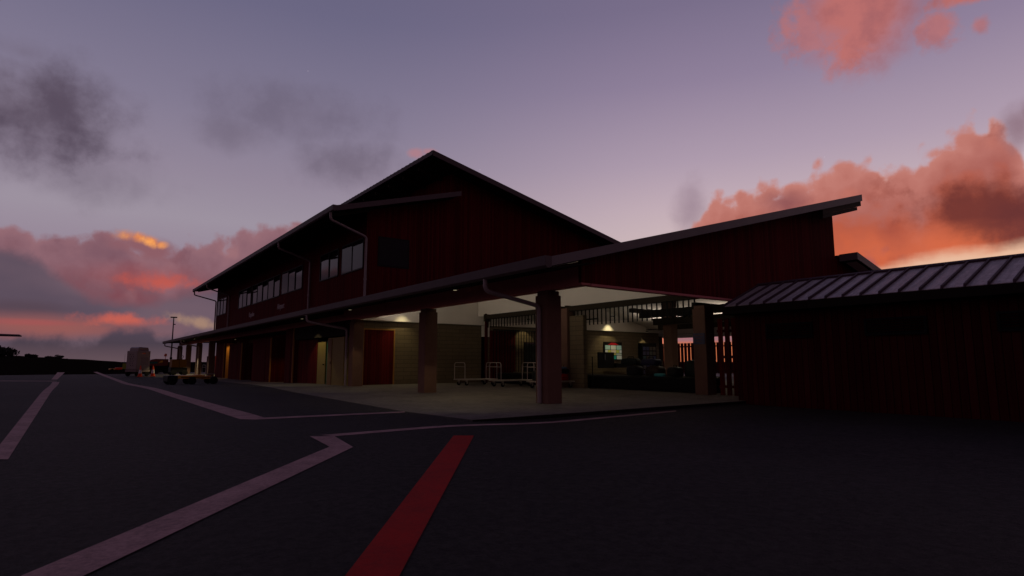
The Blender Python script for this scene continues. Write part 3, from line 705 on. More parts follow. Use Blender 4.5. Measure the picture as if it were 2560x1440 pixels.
part(MB().box(19.62, 27.2, 17.5, 17.66, 3.26, 3.45), 'ceiling_beam', timber_m)
part(MB().box(17.5, 33.0, 10.6, 10.72, -0.1, 2.99), 'side_wall', red_dark)
for y in (12.5, 20.0, 26.9): part(MB().box(33.02, 33.28, y, y+0.25, -0.05, 2.86), 'eave_post', timber_m)
# red boarded rooms along the front, beyond the third pillar
def room(y0, y1, z1, x1=11.9, lit=False):
    zb = g_far((y0+y1)/2)-0.05
    r_ = part(MB().box(9.98, x1, y0, y1, zb, z1), 'boarded_room', red_dark if not lit else red_door)
    part(MB().box(9.955, 10.03, y0-0.025, y0+0.05, zb, z1-0.01), 'lit_edge_strip', ochre_trim, r_)  # lit corner edge painted in as an ochre strip
    part(MB().box(9.963, 9.977, y0+(y1-y0)*0.25, y0+(y1-y0)*0.75, zb+0.05, min(z1-0.3, 2.2)), 'panel_door', red_dark, r_)
    return r_
room(34.3, 35.9, 3.0, 12.4); room(39.1, 43.8, 2.62); room(47.2, 51.6, 2.50); room(53.6, 57.0, 2.60, 11.2)
part(MB().box(10.9, 11.35, 37.4, 37.5, -0.3, 2.62), 'red_screen', red_door)
part(MB().box(10.02, 10.6, 52.9, 53.0, -0.3, 2.6), 'orange_lit_strip', ochre_trim)  # ochre colour stands for an orange-lit wall face
part(MB().box(13.4, 13.6, 27.0, 57.0, -0.3, 2.75), 'inner_wall', block_m)
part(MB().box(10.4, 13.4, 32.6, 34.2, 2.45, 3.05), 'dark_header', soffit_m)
# ochre store cupboard and green door
cab = part(MB().box(9.98, 10.62, 26.45, 28.6, -0.1, 2.25), 'ochre_cupboard', yellow_m, bevel=0.01)
part(MB().box(9.955, 9.978, 28.0, 28.58, -0.05, 2.2), 'cupboard_door', plain('brown_cupboard_door', (0.20, 0.12, 0.05), 0.6), cab)
part(MB().box(9.93, 9.954, 28.08, 28.12, 1.0, 1.12), 'handle', black_pl, cab)
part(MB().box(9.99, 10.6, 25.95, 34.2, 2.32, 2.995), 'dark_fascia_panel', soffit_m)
part(MB().box(10.25, 10.3, 28.65, 29.5, -0.1, 2.15), 'green_door', green_m)
od = part(MB().box(10.2, 10.25, 29.55, 30.75, -0.1, 2.12), 'ochre_door', yellow_m)
part(MB().cyl((10.12, 29.7, 0.95), (10.2, 29.7, 0.95), 0.03, n=10), 'handle', black_pl, od)
part(MB().box(10.22, 10.3, 30.8, 34.2, -0.3, 2.3), 'boarded_wall', red_dark)
# far open bay: low wall with openings
part(MB().box(13.0, 13.2, 58.0, 80.0, -0.4, 1.75).box(13.0, 13.2, 58.0, 59.2, 1.75, 3.1).box(13.0, 13.2, 63.6, 65.4, 1.75, 3.1).box(13.0, 13.2, 70.2, 72.0, 1.75, 3.1), 'low_wall', pillar_m)

# lamps of the building: recessed downlights under the eave and in the hall
lens_m, lt_, lb_ = new_mat('downlight_lens')
lb_.inputs['Emission Color'].default_value = (1.0, 0.86, 0.52, 1); lb_.inputs['Emission Strength'].default_value = 0.25
def downlight(x, y, z, power, ang, blend=0.2, colr=(1.0, 0.84, 0.45), tilt=(0, 0)):
    d = part(MB().cyl((x, y, z), (x, y, z+0.06), 0.09, 0.09, 20), 'downlight', black_pl)
    part(MB().cyl((x, y, z-0.006), (x, y, z-0.001), 0.06, 0.06, 16), 'lens', lens_m, d)
    ld = bpy.data.lights.new('downlight_lamp', 'SPOT'); ld.energy = power; ld.color = colr
    ld.spot_size = R(ang); ld.spot_blend = blend; ld.shadow_soft_size = 0.03
    o = bpy.data.objects.new('downlight_lamp', ld); col.objects.link(o); o.parent = d
    o.location = (x-OT[0], y-OT[1], z-0.03-OT[2]); o.rotation_euler = (tilt[0], tilt[1], 0)
for y, w, a in ((15.2, 60, 120), (23.7, 34, 104), (30.2, 60, 102), (63.5, 420, 112), (70.5, 420, 112)): downlight(9.15, y, 3.26, w, a)
downlight(12.9, YG-0.62, 3.88, 75, 92, 0.9)
downlight(27.4, YG-0.6, 3.95, 130, 92, 0.9)
downlight(30.9, YG-0.42, 3.1, 30, 80)
downlight(20.6, YG-0.55, 3.45, 30, 90)
downlight(21.0, 15.0, 4.1, 40, 140, 0.6, (1.0, 0.86, 0.62))
def fill_uplight(x, y, z, power, w=1.2, rx=0.0, ry=0.0):           # added fill light in an invented trough, brightens white ceiling and lining
    d = part(MB().box(x-0.06, x+0.06, y-w/2, y+w/2, z-0.05, z), 'added_fill_trough', black_pl)
    ld = bpy.data.lights.new('added_fill_lamp', 'AREA'); ld.energy = power; ld.color = (1.0, 0.86, 0.72)
    ld.shape = 'RECTANGLE'; ld.size = 0.08; ld.size_y = w; ld.spread = R(160)
    o = bpy.data.objects.new('added_fill_lamp', ld); col.objects.link(o); o.parent = d
    o.location = (x-OT[0], y-OT[1], z+0.01-OT[2]); o.rotation_euler = (math.pi+rx, ry, 0)
for y in (13.2, 16.2, 19.2, 22.2, 25.0): fill_uplight(11.4, y, 3.3, 24, 2.2, 0, R(50))
for y in (16.5, 22.5): fill_uplight(21.2, y, 3.3, 12, 2.6)
for y in (14.5, 19.0, 23.0): fill_uplight(28.6, y, 3.1, 38, 2.6)
downlight(10.5, 52.2, 2.9, 60, 120, 0.4, (1.0, 0.6, 0.2))
downlight(10.7, 36.7, 2.9, 40, 120, 0.4, (1.0, 0.6, 0.2))

# ------------------------------------------------------------------ storage shed on the right
OS = (17.0, 5.0, -0.1)
shed = thing('storage_shed', 'low dark red boarded shed with pale ribbed metal roof at the right edge', 'shed', OS)
def sp(mb, name, mat, parent=None, **kw): return mb.build(name, mat, parent or shed, org=OS, **kw)
zs = lambda x: 2.68+0.395*(x-14.95)
sw = sp(MB().prism([(15.3, -0.2), (18.5, -0.2), (18.5, zs(15.3)-0.1), (16.9, zs(16.9)-0.12), (15.3, zs(15.3)-0.1)], 'y', -1.5, 9.72), 'wall', boards('dark_shed_boards', (0.052, 0.0075, 0.0075), 0.16, 0.85, var=0.4))
ro = sp(MB().prism([(14.95, 2.62), (16.9, zs(16.9)-0.06), (18.85, 2.62), (18.85, 2.68), (16.9, zs(16.9)), (14.95, 2.68)], 'y', -1.8, 9.87), 'roof', roof_m)
rb = MB()
for k in range(29):
    y = 9.82-0.409*k
    rb.prism([(14.90, 2.655), (16.88, zs(16.88)), (16.88, zs(16.88)+0.05), (14.93, 2.735)], 'y', y-0.022, y+0.022)
rb.prism([(16.80, zs(16.8)+0.052), (16.9, zs(16.9)+0.062), (17.0, zs(16.8)+0.052), (17.0, zs(16.8)-0.05), (16.8, zs(16.8)-0.05)], 'y', -1.82, 9.89)
sp(rb, 'roof_rib', seam_m, ro)
sp(MB().box(14.90, 14.948, -1.8, 9.87, 2.45, 2.66).prism([(14.95, 2.44), (15.3, 2.44), (15.3, 2.50), (14.95, 2.50)], 'y', -1.8, 9.86), 'eave_board', soffit_m, ro)
sp(MB().prism([(14.95, 2.46), (16.9, zs(16.9)-0.2), (18.85, 2.46), (18.85, 2.615), (16.9, zs(16.9)-0.065), (14.95, 2.615)], 'y', 9.835, 9.88), 'barge_board', soffit_m, ro)
for y0, y1 in ((7.5, 8.78), (4.95, 6.25), (2.4, 3.7)):
    m = MB().box(15.25, 15.299, y0, y1, 2.08, 2.13).box(15.25, 15.299, y0, y1, 1.72, 1.77).box(15.25, 15.299, y0, y0+0.05, 1.77, 2.08).box(15.25, 15.299, y1-0.05, y1, 1.77, 2.08)
    for k in range(5): m.prism([(15.26, 1.78+k*0.06), (15.295, 1.80+k*0.06), (15.295, 1.81+k*0.06), (15.26, 1.79+k*0.06)], 'y', y0+0.05, y1-0.05)
    sp(m, 'louvre_vent', black_pl)

# red picket gate between the shed and the last pillar
og = (16.05, 10.2, 0)
gate = thing('picket_gate', 'tall red slatted gate between the shed corner and the end pillar', 'gate', og)
for k in range(4):
    y = 9.92+k*0.235; MB().box(16.0, 16.04, y, y+0.15, 0.08, 2.42).build('slat', red_dark, gate, org=og)
for z0 in (2.0, 1.2, 0.3): MB().box(16.045, 16.10, 9.86, 10.85, z0, z0+0.08).build('rail', red_dark, gate, org=og)
MB().box(15.97, 16.07, 9.80, 10.9, 2.421, 2.46).build('top_rail', timber_m, gate, org=og)

# picket fence behind the hall, sunset showing through the gaps
of = (38.0, 26.0, 0)
fence = thing('picket_fence', 'red board fence behind the open hall with sunset glowing through its gaps', 'fence', of)
fm = MB(); y = 14.0
while y < 40:
    w = 0.245; fm.box(38.0, 38.03, y, y+w, 0.25, 2.52); y += w+0.075
fm.build('pickets', red_dark, fence, org=of)
for z0 in (2.2, 0.5): MB().box(38.035, 38.09, 14, 40, z0, z0+0.1).build('rail', red_dark, fence, org=of)
for k in range(6):
    MB().box(38.1, 38.2, 14.2+k*5, 14.3+k*5, -0.2, 2.5).build('post', red_dark, fence, org=of)

# ------------------------------------------------------------------ things in the hall
def make_trolley(loc, rz, label, Lx=1.9, W=0.95):
    t = thing('luggage_trolley', label, 'trolley', loc, rz, 'luggage trolleys under the roof')
    MB().box(-Lx/2, Lx/2, -W/2, W/2, 0.24, 0.29).build('deck', steel_m, t, bevel=0.012)
    for s in (-1, 1):
        x = s*(Lx/2-0.03)
        m = MB().tube(rounded([(x, -W/2+0.04, 0.29), (x, -W/2+0.04, 1.05), (x, W/2-0.04, 1.05), (x, W/2-0.04, 0.29)], 0.14, 6), 0.016, 10)
        m.tube([(x, -W/2+0.05, 0.86), (x, W/2-0.05, 0.86)], 0.009, 8)
        m.build('handle', steel_m, t, smooth=True)
    for sx in (-1, 1):
        for q in (-1, 1):
            x, y = sx*(Lx/2-0.2), q*(W/2-0.14)
            w = MB().cyl((x, y-0.025, 0.085), (x, y+0.025, 0.085), 0.085, n=18).build('wheel', black_m, t, smooth=True)
            MB().box(x-0.03, x+0.03, y-0.04, y-0.028, 0.08, 0.24).box(x-0.03, x+0.03, y+0.028, y+0.04, 0.08, 0.24).build('castor_fork', steel_m, w)
    return t
tr = make_trolley((15.85, 21.3, 0.004), 0, 'empty steel luggage trolley nearest the apron, between the two front pillars')
def trolley(loc, rz, label):
    t = copy_tree(tr); t.location = loc; t.rotation_euler = (0, 0, rz); t['label'] = label
    return t
trolley((15.35, 23.5, 0.004), R(2), 'empty steel luggage trolley half hidden behind the nearest empty one')
t3 = trolley((16.2, 19.0, 0.004), R(-4), 'steel luggage trolley loaded with coloured bags behind the corner pillar')
trolley((10.1, 57.8, g_far(57.8)+0.004), R(10), 'brightly lit trolley standing far along the front by the distant pillars')

def soft_bag(name, loc, rz, size, mat, label, cat='bag', handle=True, strap=None):
    t = thing(name, label, cat, loc, rz, 'bags and suitcases in the hall')
    sx, sy_, sz = size
    m = MB().prism([(-sx/2, 0.01), (sx/2, 0.01), (sx/2*1.02, sz*0.6), (sx/2*0.86, sz*0.95), (0, sz), (-sx/2*0.86, sz*0.95), (-sx/2*1.02, sz*0.6)], 'y', -sy_/2, sy_/2)
    m.build('body', mat, t, bevel=min(size)*0.2, smooth=True)
    if handle: MB().tube(rounded([(-sx*0.18, 0, sz*0.96), (-sx*0.18, 0, sz+0.06), (sx*0.18, 0, sz+0.06), (sx*0.18, 0, sz*0.96)], 0.04), 0.012, 8).build('handle', black_m, t, smooth=True)
    MB().box(-sx*0.3, sx*0.3, -sy_/2-0.008, -sy_/2+0.004, sz*0.42, sz*0.47).build('zip', strap or black_m, t)
    return t
bag = {k: plain(k+'_bag_fabric', v, 0.55, var=0.3) for k, v in dict(teal=(0.03, 0.13, 0.14), crimson=(0.30, 0.012, 0.015), navy=(0.03, 0.06, 0.13), charcoal=(0.016, 0.015, 0.018), dusk=(0.018, 0.018, 0.045), bottle=(0.015, 0.02, 0.018), brown=(0.03, 0.018, 0.012), cyan=(0.05, 0.30, 0.32)).items()}
zt = 0.295
soft_bag('duffel_bag', (15.95, 18.9, zt), R(8), (0.72, 0.38, 0.36), bag['teal'], 'teal duffel bag lying on the loaded trolley', 'bag')
soft_bag('suitcase', (16.62, 18.8, zt), R(-4), (0.52, 0.32, 0.30), bag['crimson'], 'bright red suitcase on the loaded trolley beside the teal duffel', 'suitcase')
soft_bag('suitcase', (16.62, 18.8, zt+0.315), R(-2), (0.58, 0.36, 0.20), bag['charcoal'], 'black case lying flat on top of the red suitcase', 'suitcase', False)
soft_bag('suitcase', (16.98, 19.05, zt), R(5), (0.22, 0.42, 0.60), bag['navy'], 'upright blue suitcase at the right end of the loaded trolley', 'suitcase')
soft_bag('backpack', (15.5, 19.05, zt), R(3), (0.34, 0.40, 0.44), bag['bottle'], 'dark bag half hidden by the corner pillar on the loaded trolley', 'bag')

# baggage belt
oc = (17.4, 18.0, 0)
belt = thing('baggage_belt', 'long low black baggage claim belt across the back of the hall', 'baggage belt', oc)
MB().box(17.52, 18.7, 12.4, 25.0, 0.0, 0.50).build('base', black_pl, belt, org=oc, bevel=0.02)
MB().box(17.6, 18.62, 12.45, 24.95, 0.503, 0.53).build('belt', black_m, belt, org=oc)
MB().box(17.5, 17.518, 12.4, 25.0, 0.06, 0.16).build('kick_strip', black_m, belt, org=oc)
MB().box(18.63, 18.69, 12.45, 24.95, 0.503, 0.57).build('edge_rail', plain('worn_belt_rail', (0.10, 0.08, 0.04), 0.4), belt, org=oc)
zt = 0.532
soft_bag('suitcase', (18.0, 14.0, zt), R(60), (0.75, 0.40, 0.38), bag['charcoal'], 'black suitcase lowest and nearest in the dark luggage pile on the belt', 'suitcase')
soft_bag('suitcase', (18.2, 15.1, zt), R(80), (0.80, 0.42, 0.40), bag['brown'], 'very dark brown suitcase in the bottom row of the luggage pile', 'suitcase')
soft_bag('suitcase', (18.1, 13.2, zt), R(75), (0.7, 0.5, 0.62), bag['bottle'], 'tall dark bag in the luggage pile beside the end pillar', 'suitcase')
soft_bag('suitcase', (18.15, 16.1, zt), R(84), (0.66, 0.40, 0.42), bag['charcoal'], 'grey trimmed black case at the left end of the luggage pile', 'suitcase', True, steel_m)
soft_bag('duffel_bag', (18.2, 15.3, zt+0.41), R(78), (0.90, 0.36, 0.27), bag['dusk'], 'dark navy duffel on top of the luggage pile', 'bag')
soft_bag('duffel_bag', (18.15, 16.3, zt+0.43), R(95), (0.8, 0.34, 0.28), bag['bottle'], 'black floppy holdall topping the left end of the luggage pile', 'bag')
soft_bag('suitcase', (17.72, 14.5, zt), R(88), (0.46, 0.16, 0.13), bag['cyan'], 'small pale cyan case at the foot of the dark luggage pile', 'suitcase', False)
op = (18.9, 19.6, 0)
tag(MB().lathe([(0.16, 0), (0.16, 0.02), (0.025, 0.04), (0.025, 1.28), (0.03, 1.3), (0.0, 1.31)], 17.25, 17.6, 14).build('queue_post', black_pl, smooth=True), 'thin black upright post beside the loaded trolley', 'post')

# kiosk, information board and brochure rack on the inner wall
ok = (27.0, 26.4, 0)
board = thing('information_board', 'lit board of pale green cards under a red heading on the cream block wall', 'information board', (28.0, 26.6, 1.8))
ob = (28.0, 26.6, 1.8)
YW = YG-0.003
MB().box(27.12, 28.78, YW-0.07, YW, 1.20, 2.36).build('board_frame', black_pl, board, org=ob)
cards = [(27.22, 27.68, 1.87, 2.14, (0.30, 0.46, 0.38)), (27.74, 28.2, 1.87, 2.14, (0.52, 0.52, 0.42)), (28.26, 28.72, 1.87, 2.14, (0.30, 0.46, 0.38)),
         (27.22, 27.45, 1.66, 1.84, (0.5, 0.48, 0.4)), (27.48, 27.72, 1.66, 1.84, (0.42, 0.42, 0.08)), (27.75, 28.2, 1.66, 1.84, (0.5, 0.42, 0.28)), (28.23, 28.5, 1.66, 1.84, (0.36, 0.40, 0.08)), (28.53, 28.72, 1.66, 1.84, (0.5, 0.5, 0.44)),
         (27.22, 27.72, 1.52, 1.63, (0.42, 0.42, 0.30)), (27.75, 28.2, 1.52, 1.63, (0.42, 0.34, 0.10)), (28.23, 28.72, 1.52, 1.63, (0.34, 0.38, 0.30)),
         (27.22, 27.68, 1.25, 1.49, (0.46, 0.46, 0.36)), (27.74, 28.22, 1.25, 1.49, (0.02, 0.24, 0.18)), (28.28, 28.72, 1.25, 1.49, (0.46, 0.46, 0.38))]
for i, (x0, x1, z0, z1, cc) in enumerate(cards):
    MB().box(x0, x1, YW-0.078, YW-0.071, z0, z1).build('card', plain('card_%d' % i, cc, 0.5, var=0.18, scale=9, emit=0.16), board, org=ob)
hd = [(27.45, 2.18), (28.5, 2.18), (28.3, 2.23), (28.15, 2.30), (27.8, 2.31), (27.65, 2.25)]
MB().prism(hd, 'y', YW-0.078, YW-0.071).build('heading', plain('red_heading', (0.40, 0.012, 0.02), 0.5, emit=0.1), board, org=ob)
kiosk = thing('information_kiosk', 'black wall kiosk with a jutting shelf in front of the lit card board', 'kiosk', ok)
MB().box(25.75, 27.15, 25.75, 25.83, 0.70, 1.68).build('side_panel', black_pl, kiosk, org=ok, bevel=0.015)
MB().prism([(27.16, 0.72), (28.75, 0.72), (28.75, 0.88), (27.16, 1.0)], 'y', 25.6, 26.58).build('shelf', black_pl, kiosk, org=ok, bevel=0.015)
MB().box(26.3, 26.38, 25.735, 25.748, 1.2, 1.55).build('handset', plain('grey_handset', (0.05, 0.05, 0.055), 0.3), kiosk, org=ok)
MB().prism([(27.55, 0.985), (28.0, 0.953), (28.0, 0.957), (27.55, 0.989)], 'y', 25.8, 26.1).build('leaflet', bag['cyan'], kiosk, org=ok)
orr = (31.1, 26.5, 0)
rack = thing('brochure_rack', 'tall black brochure rack with dim coloured leaflets at the right of the block wall', 'brochure rack', orr)
MB().box(30.35, 31.85, 26.28, YW-0.07, 0.2, 2.34).build('rack_body', black_pl, rack, org=orr, bevel=0.01)
rng = random.Random(3)
for r_ in range(6):
    for c_ in range(4):
        x0, z0 = 30.47+c_*0.335, 0.30+r_*0.31
        cc = rng.choice([(0.02, 0.06, 0.06), (0.03, 0.03, 0.07), (0.05, 0.05, 0.05), (0.06, 0.05, 0.03), (0.02, 0.03, 0.09), (0.05, 0.06, 0.04)]) if (r_, c_) != (2, 2) else (0.4, 0.01, 0.03)
        cc = tuple(v*1.6 for v in cc)
        MB().box(x0, x0+0.27, 26.262, 26.278, z0, z0+0.24).build('leaflet', plain('leaflet_%d%d' % (r_, c_), cc, 0.4, var=0.4, scale=14), rack, org=orr)
# blue notice on the end pillar
on = (16.86, 12.1, 1.9)
note = thing('blue_notice', 'small dark blue notice fixed to the end pillar by the gate', 'sign', on)
MB().box(16.845, 16.867, 11.86, 12.32, 1.68, 2.05).build('plate', plain('navy_sign_plate', (0.012, 0.016, 0.075), 0.4), note, org=on)
tx = MB()
for z, a, b in ((1.97, 11.92, 12.28), (1.88, 11.96, 12.22), (1.78, 11.98, 12.18)): tx.box(16.841, 16.844, a, b, z-0.018, z+0.018)
tx.build('text_lines', plain('faded_sign_text', (0.10, 0.05, 0.06), 0.5), note, org=on)

# ------------------------------------------------------------------ apron equipment, far left
def wheel(parent, x, y, r, w, rim=None):
    o = MB().cyl((x, y-w/2, r), (x, y+w/2, r), r, n=22).build('wheel', black_m, parent, smooth=True, bevel=0.02)
    MB().cyl((x, y-w/2-0.006, r), (x, y-w/2+0.01, r), r*0.55, n=18).build('rim', rim or black_pl, o, smooth=True)
    return o
# low yellow dolly
dx, dy = 5.35, 37.6
dol = thing('baggage_dolly', 'low flat yellow dolly on fat black wheels at the slab edge', 'dolly', (dx, dy, g(dx, dy)), R(4))
MB().box(-0.75, 0.58, -0.60, 0.60, 0.33, 0.50).box(0.58, 1.15, -0.42, 0.42, 0.28, 0.40).build('deck', yel_paint, dol, bevel=0.02)
MB().box(-1.25, -0.75, -0.6, 0.6, 0.16, 0.50).build('engine_box', black_pl, dol, bevel=0.03)
MB().tube([(-0.6, -0.6, 0.40), (1.15, -0.6, 0.40)], 0.025, 8).tube([(-0.6, 0.6, 0.40), (1.15, 0.6, 0.40)], 0.025, 8).build('side_rail', black_pl, dol, smooth=True)
MB().box(0.2, 0.5, -0.4, 0.4, 0.501, 0.53).box(0.75, 1.0, -0.25, 0.25, 0.401, 0.46).build('load_pad', yel_paint, dol, bevel=0.01)
for x in (-1.0, -0.05, 1.05):
    for y in (-0.62, 0.62): wheel(dol, x, y, 0.21, 0.18)
# white ground power cart
gx, gy = P(345, 941)
GS = 0.8
gpu = thing('service_cart', 'boxy white service cart with domed top and an orange sticker on the apron', 'service vehicle', (gx, gy+0.9, g(gx, gy)), R(35))
MB().box(-0.86, 0.86, -0.8, 0.8, 0.62, 2.35).build('body', white_v, gpu, bevel=0.06)
MB().prism([(-0.7, 2.352), (0.75, 2.352), (0.62, 2.66), (-0.45, 2.70), (-0.62, 2.6)], 'y', -0.68, 0.68).build('top_cover', plain('dull_top_cover', (0.22, 0.17, 0.17), 0.4), gpu, bevel=0.05)
MB().box(-0.9, 0.9, -0.84, 0.84, 0.40, 0.60).build('chassis', plain('grey_chassis', (0.2, 0.15, 0.15), 0.5), gpu, bevel=0.02)
MB().box(-0.35, 0.62, -0.806, -0.801, 1.0, 1.75).build('side_shade_patch', plain('shaded_panel', (0.20, 0.15, 0.16), 0.4), gpu)  # flat darker patch, shade on the cart side painted into its colour
MB().box(-0.2, 0.2, -0.806, -0.801, 2.05, 2.16).build('sticker', amber_m, gpu)
cp = MB()
for i in range(6):
    for j in range(2): cp.cyl((-0.866, -0.25+j*0.35+0.1*(i % 2), 1.0+i*0.2), (-0.861, -0.25+j*0.35+0.1*(i % 2), 1.0+i*0.2), 0.05, n=8)
cp.build('control_dials', black_pl, gpu)
MB().cyl((-0.5, -0.4, 2.35), (-0.5, -0.4, 2.5), 0.12, n=12).build('filler_cap', black_pl, gpu)
for x in (-0.6, 0.6):
    for y in (-0.72, 0.72): wheel(gpu, x, y, 0.28, 0.18)
gpu.scale = (GS, GS, 1.0)
# traffic cones
def cone(loc, label):
    t = thing('traffic_cone', label, 'traffic cone', loc, 0, 'traffic cones beside the white cart')
    MB().box(-0.22, 0.22, -0.22, 0.22, 0, 0.05).build('base', orange_m, t, bevel=0.01)
    b = MB().lathe([(0.175, 0.05), (0.04, 0.98), (0.03, 1.0)], n=18).build('cone_body', orange_m, t, smooth=True)
    MB().lathe([(0.140, 0.30), (0.093, 0.62), (0.086, 0.62), (0.132, 0.30)], n=18).build('white_band', coneband, b, smooth=True)
    return t
c1x, c1y = P(346, 941); c2x, c2y = P(377, 940.5)
c1 = cone((c1x, c1y-1.5, g(c1x, c1y)), 'orange and white traffic cone in front of the white service cart')
c2 = copy_tree(c1); c2.location = (c2x, c2y-1.5, g(c2x, c2y)); c2['label'] = 'orange and white traffic cone between the white cart and the dark tractor'
# dark tow tractor with red bonnet and amber beacon
tx_, ty_ = P(400, 934)
trac = thing('tow_tractor', 'dark tow tractor with curved red bonnet and an orange beacon behind the cones', 'tractor', (tx_, ty_+1.0, g(tx_, ty_)), R(6))
MB().prism([(-1.25, 0.75), (0.75, 0.75), (0.75, 1.42), (-0.55, 1.45), (-1.0, 1.36), (-1.25, 1.15)], 'y', -0.62, 0.62).build('bonnet', red_paint, trac, bevel=0.05)
MB().box(-1.3, 1.15, -0.7, 0.7, 0.32, 0.76).build('chassis', black_pl, trac, bevel=0.04)
MB().box(-1.15, -0.35, -0.64, -0.625, 0.98, 1.18).build('side_stripe', teal_m, trac)
MB().prism([(-0.3, 1.0), (0.15, 1.1), (0.2, 1.3), (-0.05, 1.25)], 'y', -0.64, -0.625).build('warning_mark', yel_paint, trac)
MB().box(0.76, 1.12, -0.5, 0.5, 0.76, 1.15).build('seat', black_m, trac, bevel=0.04)
MB().tube([(0.6, 0.3, 1.4), (0.6, 0.3, 1.7)], 0.03).lathe([(0.15, 1.7), (0.15, 1.86), (0.10, 1.96), (0.02, 1.99)], 0.6, 0.3, 14).build('beacon', amber_m, trac, smooth=True)
for x in (-0.85, 0.75):
    for y in (-0.66, 0.66): wheel(trac, x, y, 0.36, 0.22)
trac.scale = (1.0, 1.0, 1.15)
# ochre container cart
cx_, cy_ = P(446, 938)
cart = thing('container_cart', 'ochre box cart standing between the dark tractor and the far pillars', 'cart', (cx_, cy_+0.6, g(cx_, cy_)), R(4))
MB().box(-0.68, 0.62, -0.6, 0.6, 0.78, 1.58).build('box', plain('ochre_container', (0.22, 0.10, 0.015), 0.55, var=0.3), cart, bevel=0.03)
MB().box(-0.05, -0.01, -0.61, -0.601, 0.8, 1.56).build('seam_strip', black_pl, cart)
MB().box(-0.75, 0.7, -0.62, 0.62, 0.30, 0.76).build('chassis', black_pl, cart, bevel=0.03)
MB().tube(rounded([(0.28, 0, 1.58), (0.34, 0, 1.72), (0.44, 0, 1.82), (0.38, 0, 1.94), (0.30, 0, 1.96)], 0.05), 0.025).build('hook', black_pl, cart, smooth=True)
for x in (-0.5, 0.5):
    for y in (-0.6, 0.6): wheel(cart, x, y, 0.27, 0.16)
# lime barrier and low orange cart to the left of the white cart
bx, by = P(317, 930)
bar = thing('barrier', 'lime green barrier panel standing at the left of the white cart', 'barrier', (bx, by+2, g(bx, by)), R(8))
MB().box(-0.42, 0.42, -0.02, 0.02, 0.35, 1.1).build('panel', lime_m, bar, bevel=0.01)
for s in (-1, 1): MB().box(s*0.36-0.03, s*0.36+0.03, -0.25, 0.25, 0, 0.06).box(s*0.36-0.02, s*0.36+0.02, -0.03, 0.03, 0.06, 0.35).build('foot', black_pl, bar)
MB().cyl((-0.2, 0.1, 0.06), (-0.2, 0.1, 2.3), 0.012, n=8).build('whip_mast', black_pl, bar)
lx, ly = P(302, 930)
lc = thing('low_cart', 'low orange and yellow cart at the far left end of the parked equipment', 'cart', (lx, ly+3, g(lx, ly)), R(5))
MB().box(-0.5, 0.55, -0.5, 0.5, 0.28, 0.55).build('deck', orange_m, lc, bevel=0.03)
MB().box(-1.2, -0.55, -0.45, 0.45, 0.25, 0.42).build('tow_end', yel_paint, lc, bevel=0.03)
for x in (-0.9, 0.35):
    for y in (-0.5, 0.5): wheel(lc, x, y, 0.2, 0.14)
# lamp mast
lm = thing('lamp_mast', 'tall slim floodlight mast rising behind the tractor', 'lamp post', (8.95, 78, -0.4))
MB().cyl((0, 0, 0), (0, 0, 6.55), 0.10, 0.055, 14).build('pole', plain('galvanised_pole', (0.10, 0.085, 0.095), 0.5, 0.3), lm, smooth=True)
MB().box(-0.34, 0.34, -0.12, 0.12, 6.55, 6.68).build('lamp_head', black_pl, lm, bevel=0.03)
MB().box(-0.04, 0.22, -0.05, 0.05, 5.75, 5.85).build('bracket', black_pl, lm)
MB().box(-0.12, 0.12, -0.12, 0.12, 1.6, 2.0).build('control_box', black_pl, lm, bevel=0.02)

# parked high-wing aircraft: only its wing tip reaches into the picture
ax, ay = -9.3, 42.0
pl = thing('parked_aircraft', 'dark wing tip of a parked high wing aircraft at the left edge', 'aircraft', (ax, ay, -0.22))
body_m = plain('aircraft_paint', (0.10, 0.085, 0.09), 0.4)
MB().prism([(-6.85, 2.78), (6.85, 2.70), (6.85, 2.78), (0, 2.93), (-6.85, 2.86)], 'y', -0.7, 0.8).build('wing', body_m, pl, bevel=0.03)
fus = MB(); prof = [(-5.2, 0.12, 1.75), (-4.9, 0.5, 1.75), (-3.6, 0.68, 1.85), (-1.6, 0.82, 2.0), (1.2, 0.80, 2.0), (3.6, 0.48, 2.1), (6.6, 0.14, 2.25)]
for (yy, r_, zc) in prof:
    for i in range(16): fus.v.append((r_*0.85*math.cos(2*math.pi*i/16), yy, zc+r_*math.sin(2*math.pi*i/16)))
fus.f = [(j*16+i, j*16+(i+1) % 16, (j+1)*16+(i+1) % 16, (j+1)*16+i) for j in range(6) for i in range(16)]+[tuple(range(15, -1, -1)), tuple(range(96, 112))]
fus.build('fuselage', body_m, pl, smooth=True)
MB().prism([(5.2, 2.3), (6.7, 2.3), (7.0, 4.0), (6.3, 4.0)], 'x', -0.06, 0.06).build('tail_fin', body_m, pl)
MB().box(-2.4, 2.4, 5.9, 6.8, 2.35, 2.43).build('tailplane', body_m, pl, bevel=0.02)
for s in (-1, 1):
    MB().tube([(s*0.6, -0.3, 1.35), (s*3.0, -0.1, 2.75)], 0.05).build('wing_strut', body_m, pl, smooth=True)
    MB().tube([(s*0.5, 0.3, 1.4), (s*1.3, 0.3, 0.35)], 0.06).build('gear_leg', body_m, pl, smooth=True)
    wheel(pl, s*1.35, 0.3, 0.3, 0.2)
MB().tube([(0, -4.2, 1.4), (0, -4.2, 0.3)], 0.05).build('nose_leg', body_m, pl, smooth=True)
wheel(pl, 0, -4.2, 0.26, 0.16)
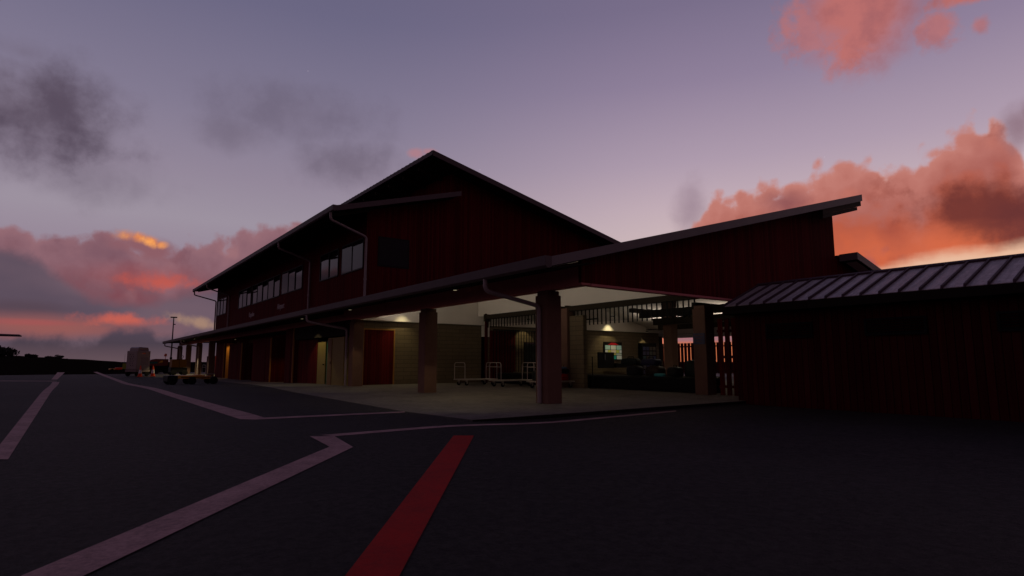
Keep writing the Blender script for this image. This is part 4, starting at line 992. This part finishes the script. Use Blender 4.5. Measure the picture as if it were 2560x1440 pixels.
for a in (0.4, 0.4+2*math.pi/3, 0.4+4*math.pi/3):
    c_, s_ = math.cos(a), math.sin(a)
    MB().prism([(0.05*-s_, 1.75+0.05*c_), (1.2*c_-0.06*s_, 1.75+1.2*s_+0.06*c_), (1.2*c_+0.06*s_, 1.75+1.2*s_-0.06*c_), (0.05*s_, 1.75-0.05*c_)], 'y', -5.24, -5.2).build('propeller_blade', black_pl, pl)

# bushes on the hill crest
def bush(px, py_base, wpx, hpx, dist, label, seed):
    rg = random.Random(seed); a, e = azel(px, py_base)
    th = YAW+R(a); x, y = dist*math.sin(th), dist*math.cos(th); z = CAM_H+dist*math.tan(R(e))-0.4
    sc_ = dist/F_PX*1.25; W, Hh = wpx*sc_, hpx*sc_+0.4
    t = thing('bush', label, 'bush', (x, y, z), 0, 'bushes along the hill crest')
    MB().cyl((0, 0, -0.5), (0, 0, Hh*0.5), 0.09*Hh, 0.03*Hh, 8).build('trunk', bark_m, t)
    m = MB(); n = 1600
    lobes = [(rg.uniform(-0.36, 0.36)*W, rg.uniform(-0.3, 0.3)*W, rg.uniform(0.12, 0.7)*Hh, rg.uniform(0.16, 0.3)) for _ in range(9)]
    for _ in range(n):
        lx_, ly_, lz_, lr = rg.choice(lobes)
        d = Vector((rg.gauss(0, 1), rg.gauss(0, 1), rg.gauss(0, 1))).normalized()*rg.uniform(0.5, 1.0)
        p = Vector((lx_+d.x*lr*W, ly_+d.y*lr*W, max(0.05*Hh, lz_+d.z*lr*Hh)))
        u = Vector((rg.gauss(0, 1), rg.gauss(0, 1), rg.gauss(0, 1))).normalized(); v = u.orthogonal().normalized(); s = 0.05*max(W, Hh)*rg.uniform(0.6, 1.3)
        m.quad(p-u*s, p+v*s*0.6, p+u*s, p-v*s*0.6)
    m.build('crown', leaf_m, t)
bush(2, 895, 48, 24, 330, 'largest rounded bush, at the left edge on the hill crest', 1)
bush(55, 896, 16, 4, 340, 'very low bush just right of the largest bush', 2)
bush(77, 896, 20, 8, 345, 'small domed bush second from the largest one', 3)
bush(133, 900, 20, 7, 350, 'wide low bush with a flat top halfway along the crest', 4)
bush(147, 900, 13, 9, 352, 'slightly pointed bush touching the flat topped one', 5)
bush(163, 901, 9, 4, 355, 'smallest bush at the right end of the crest row', 6)
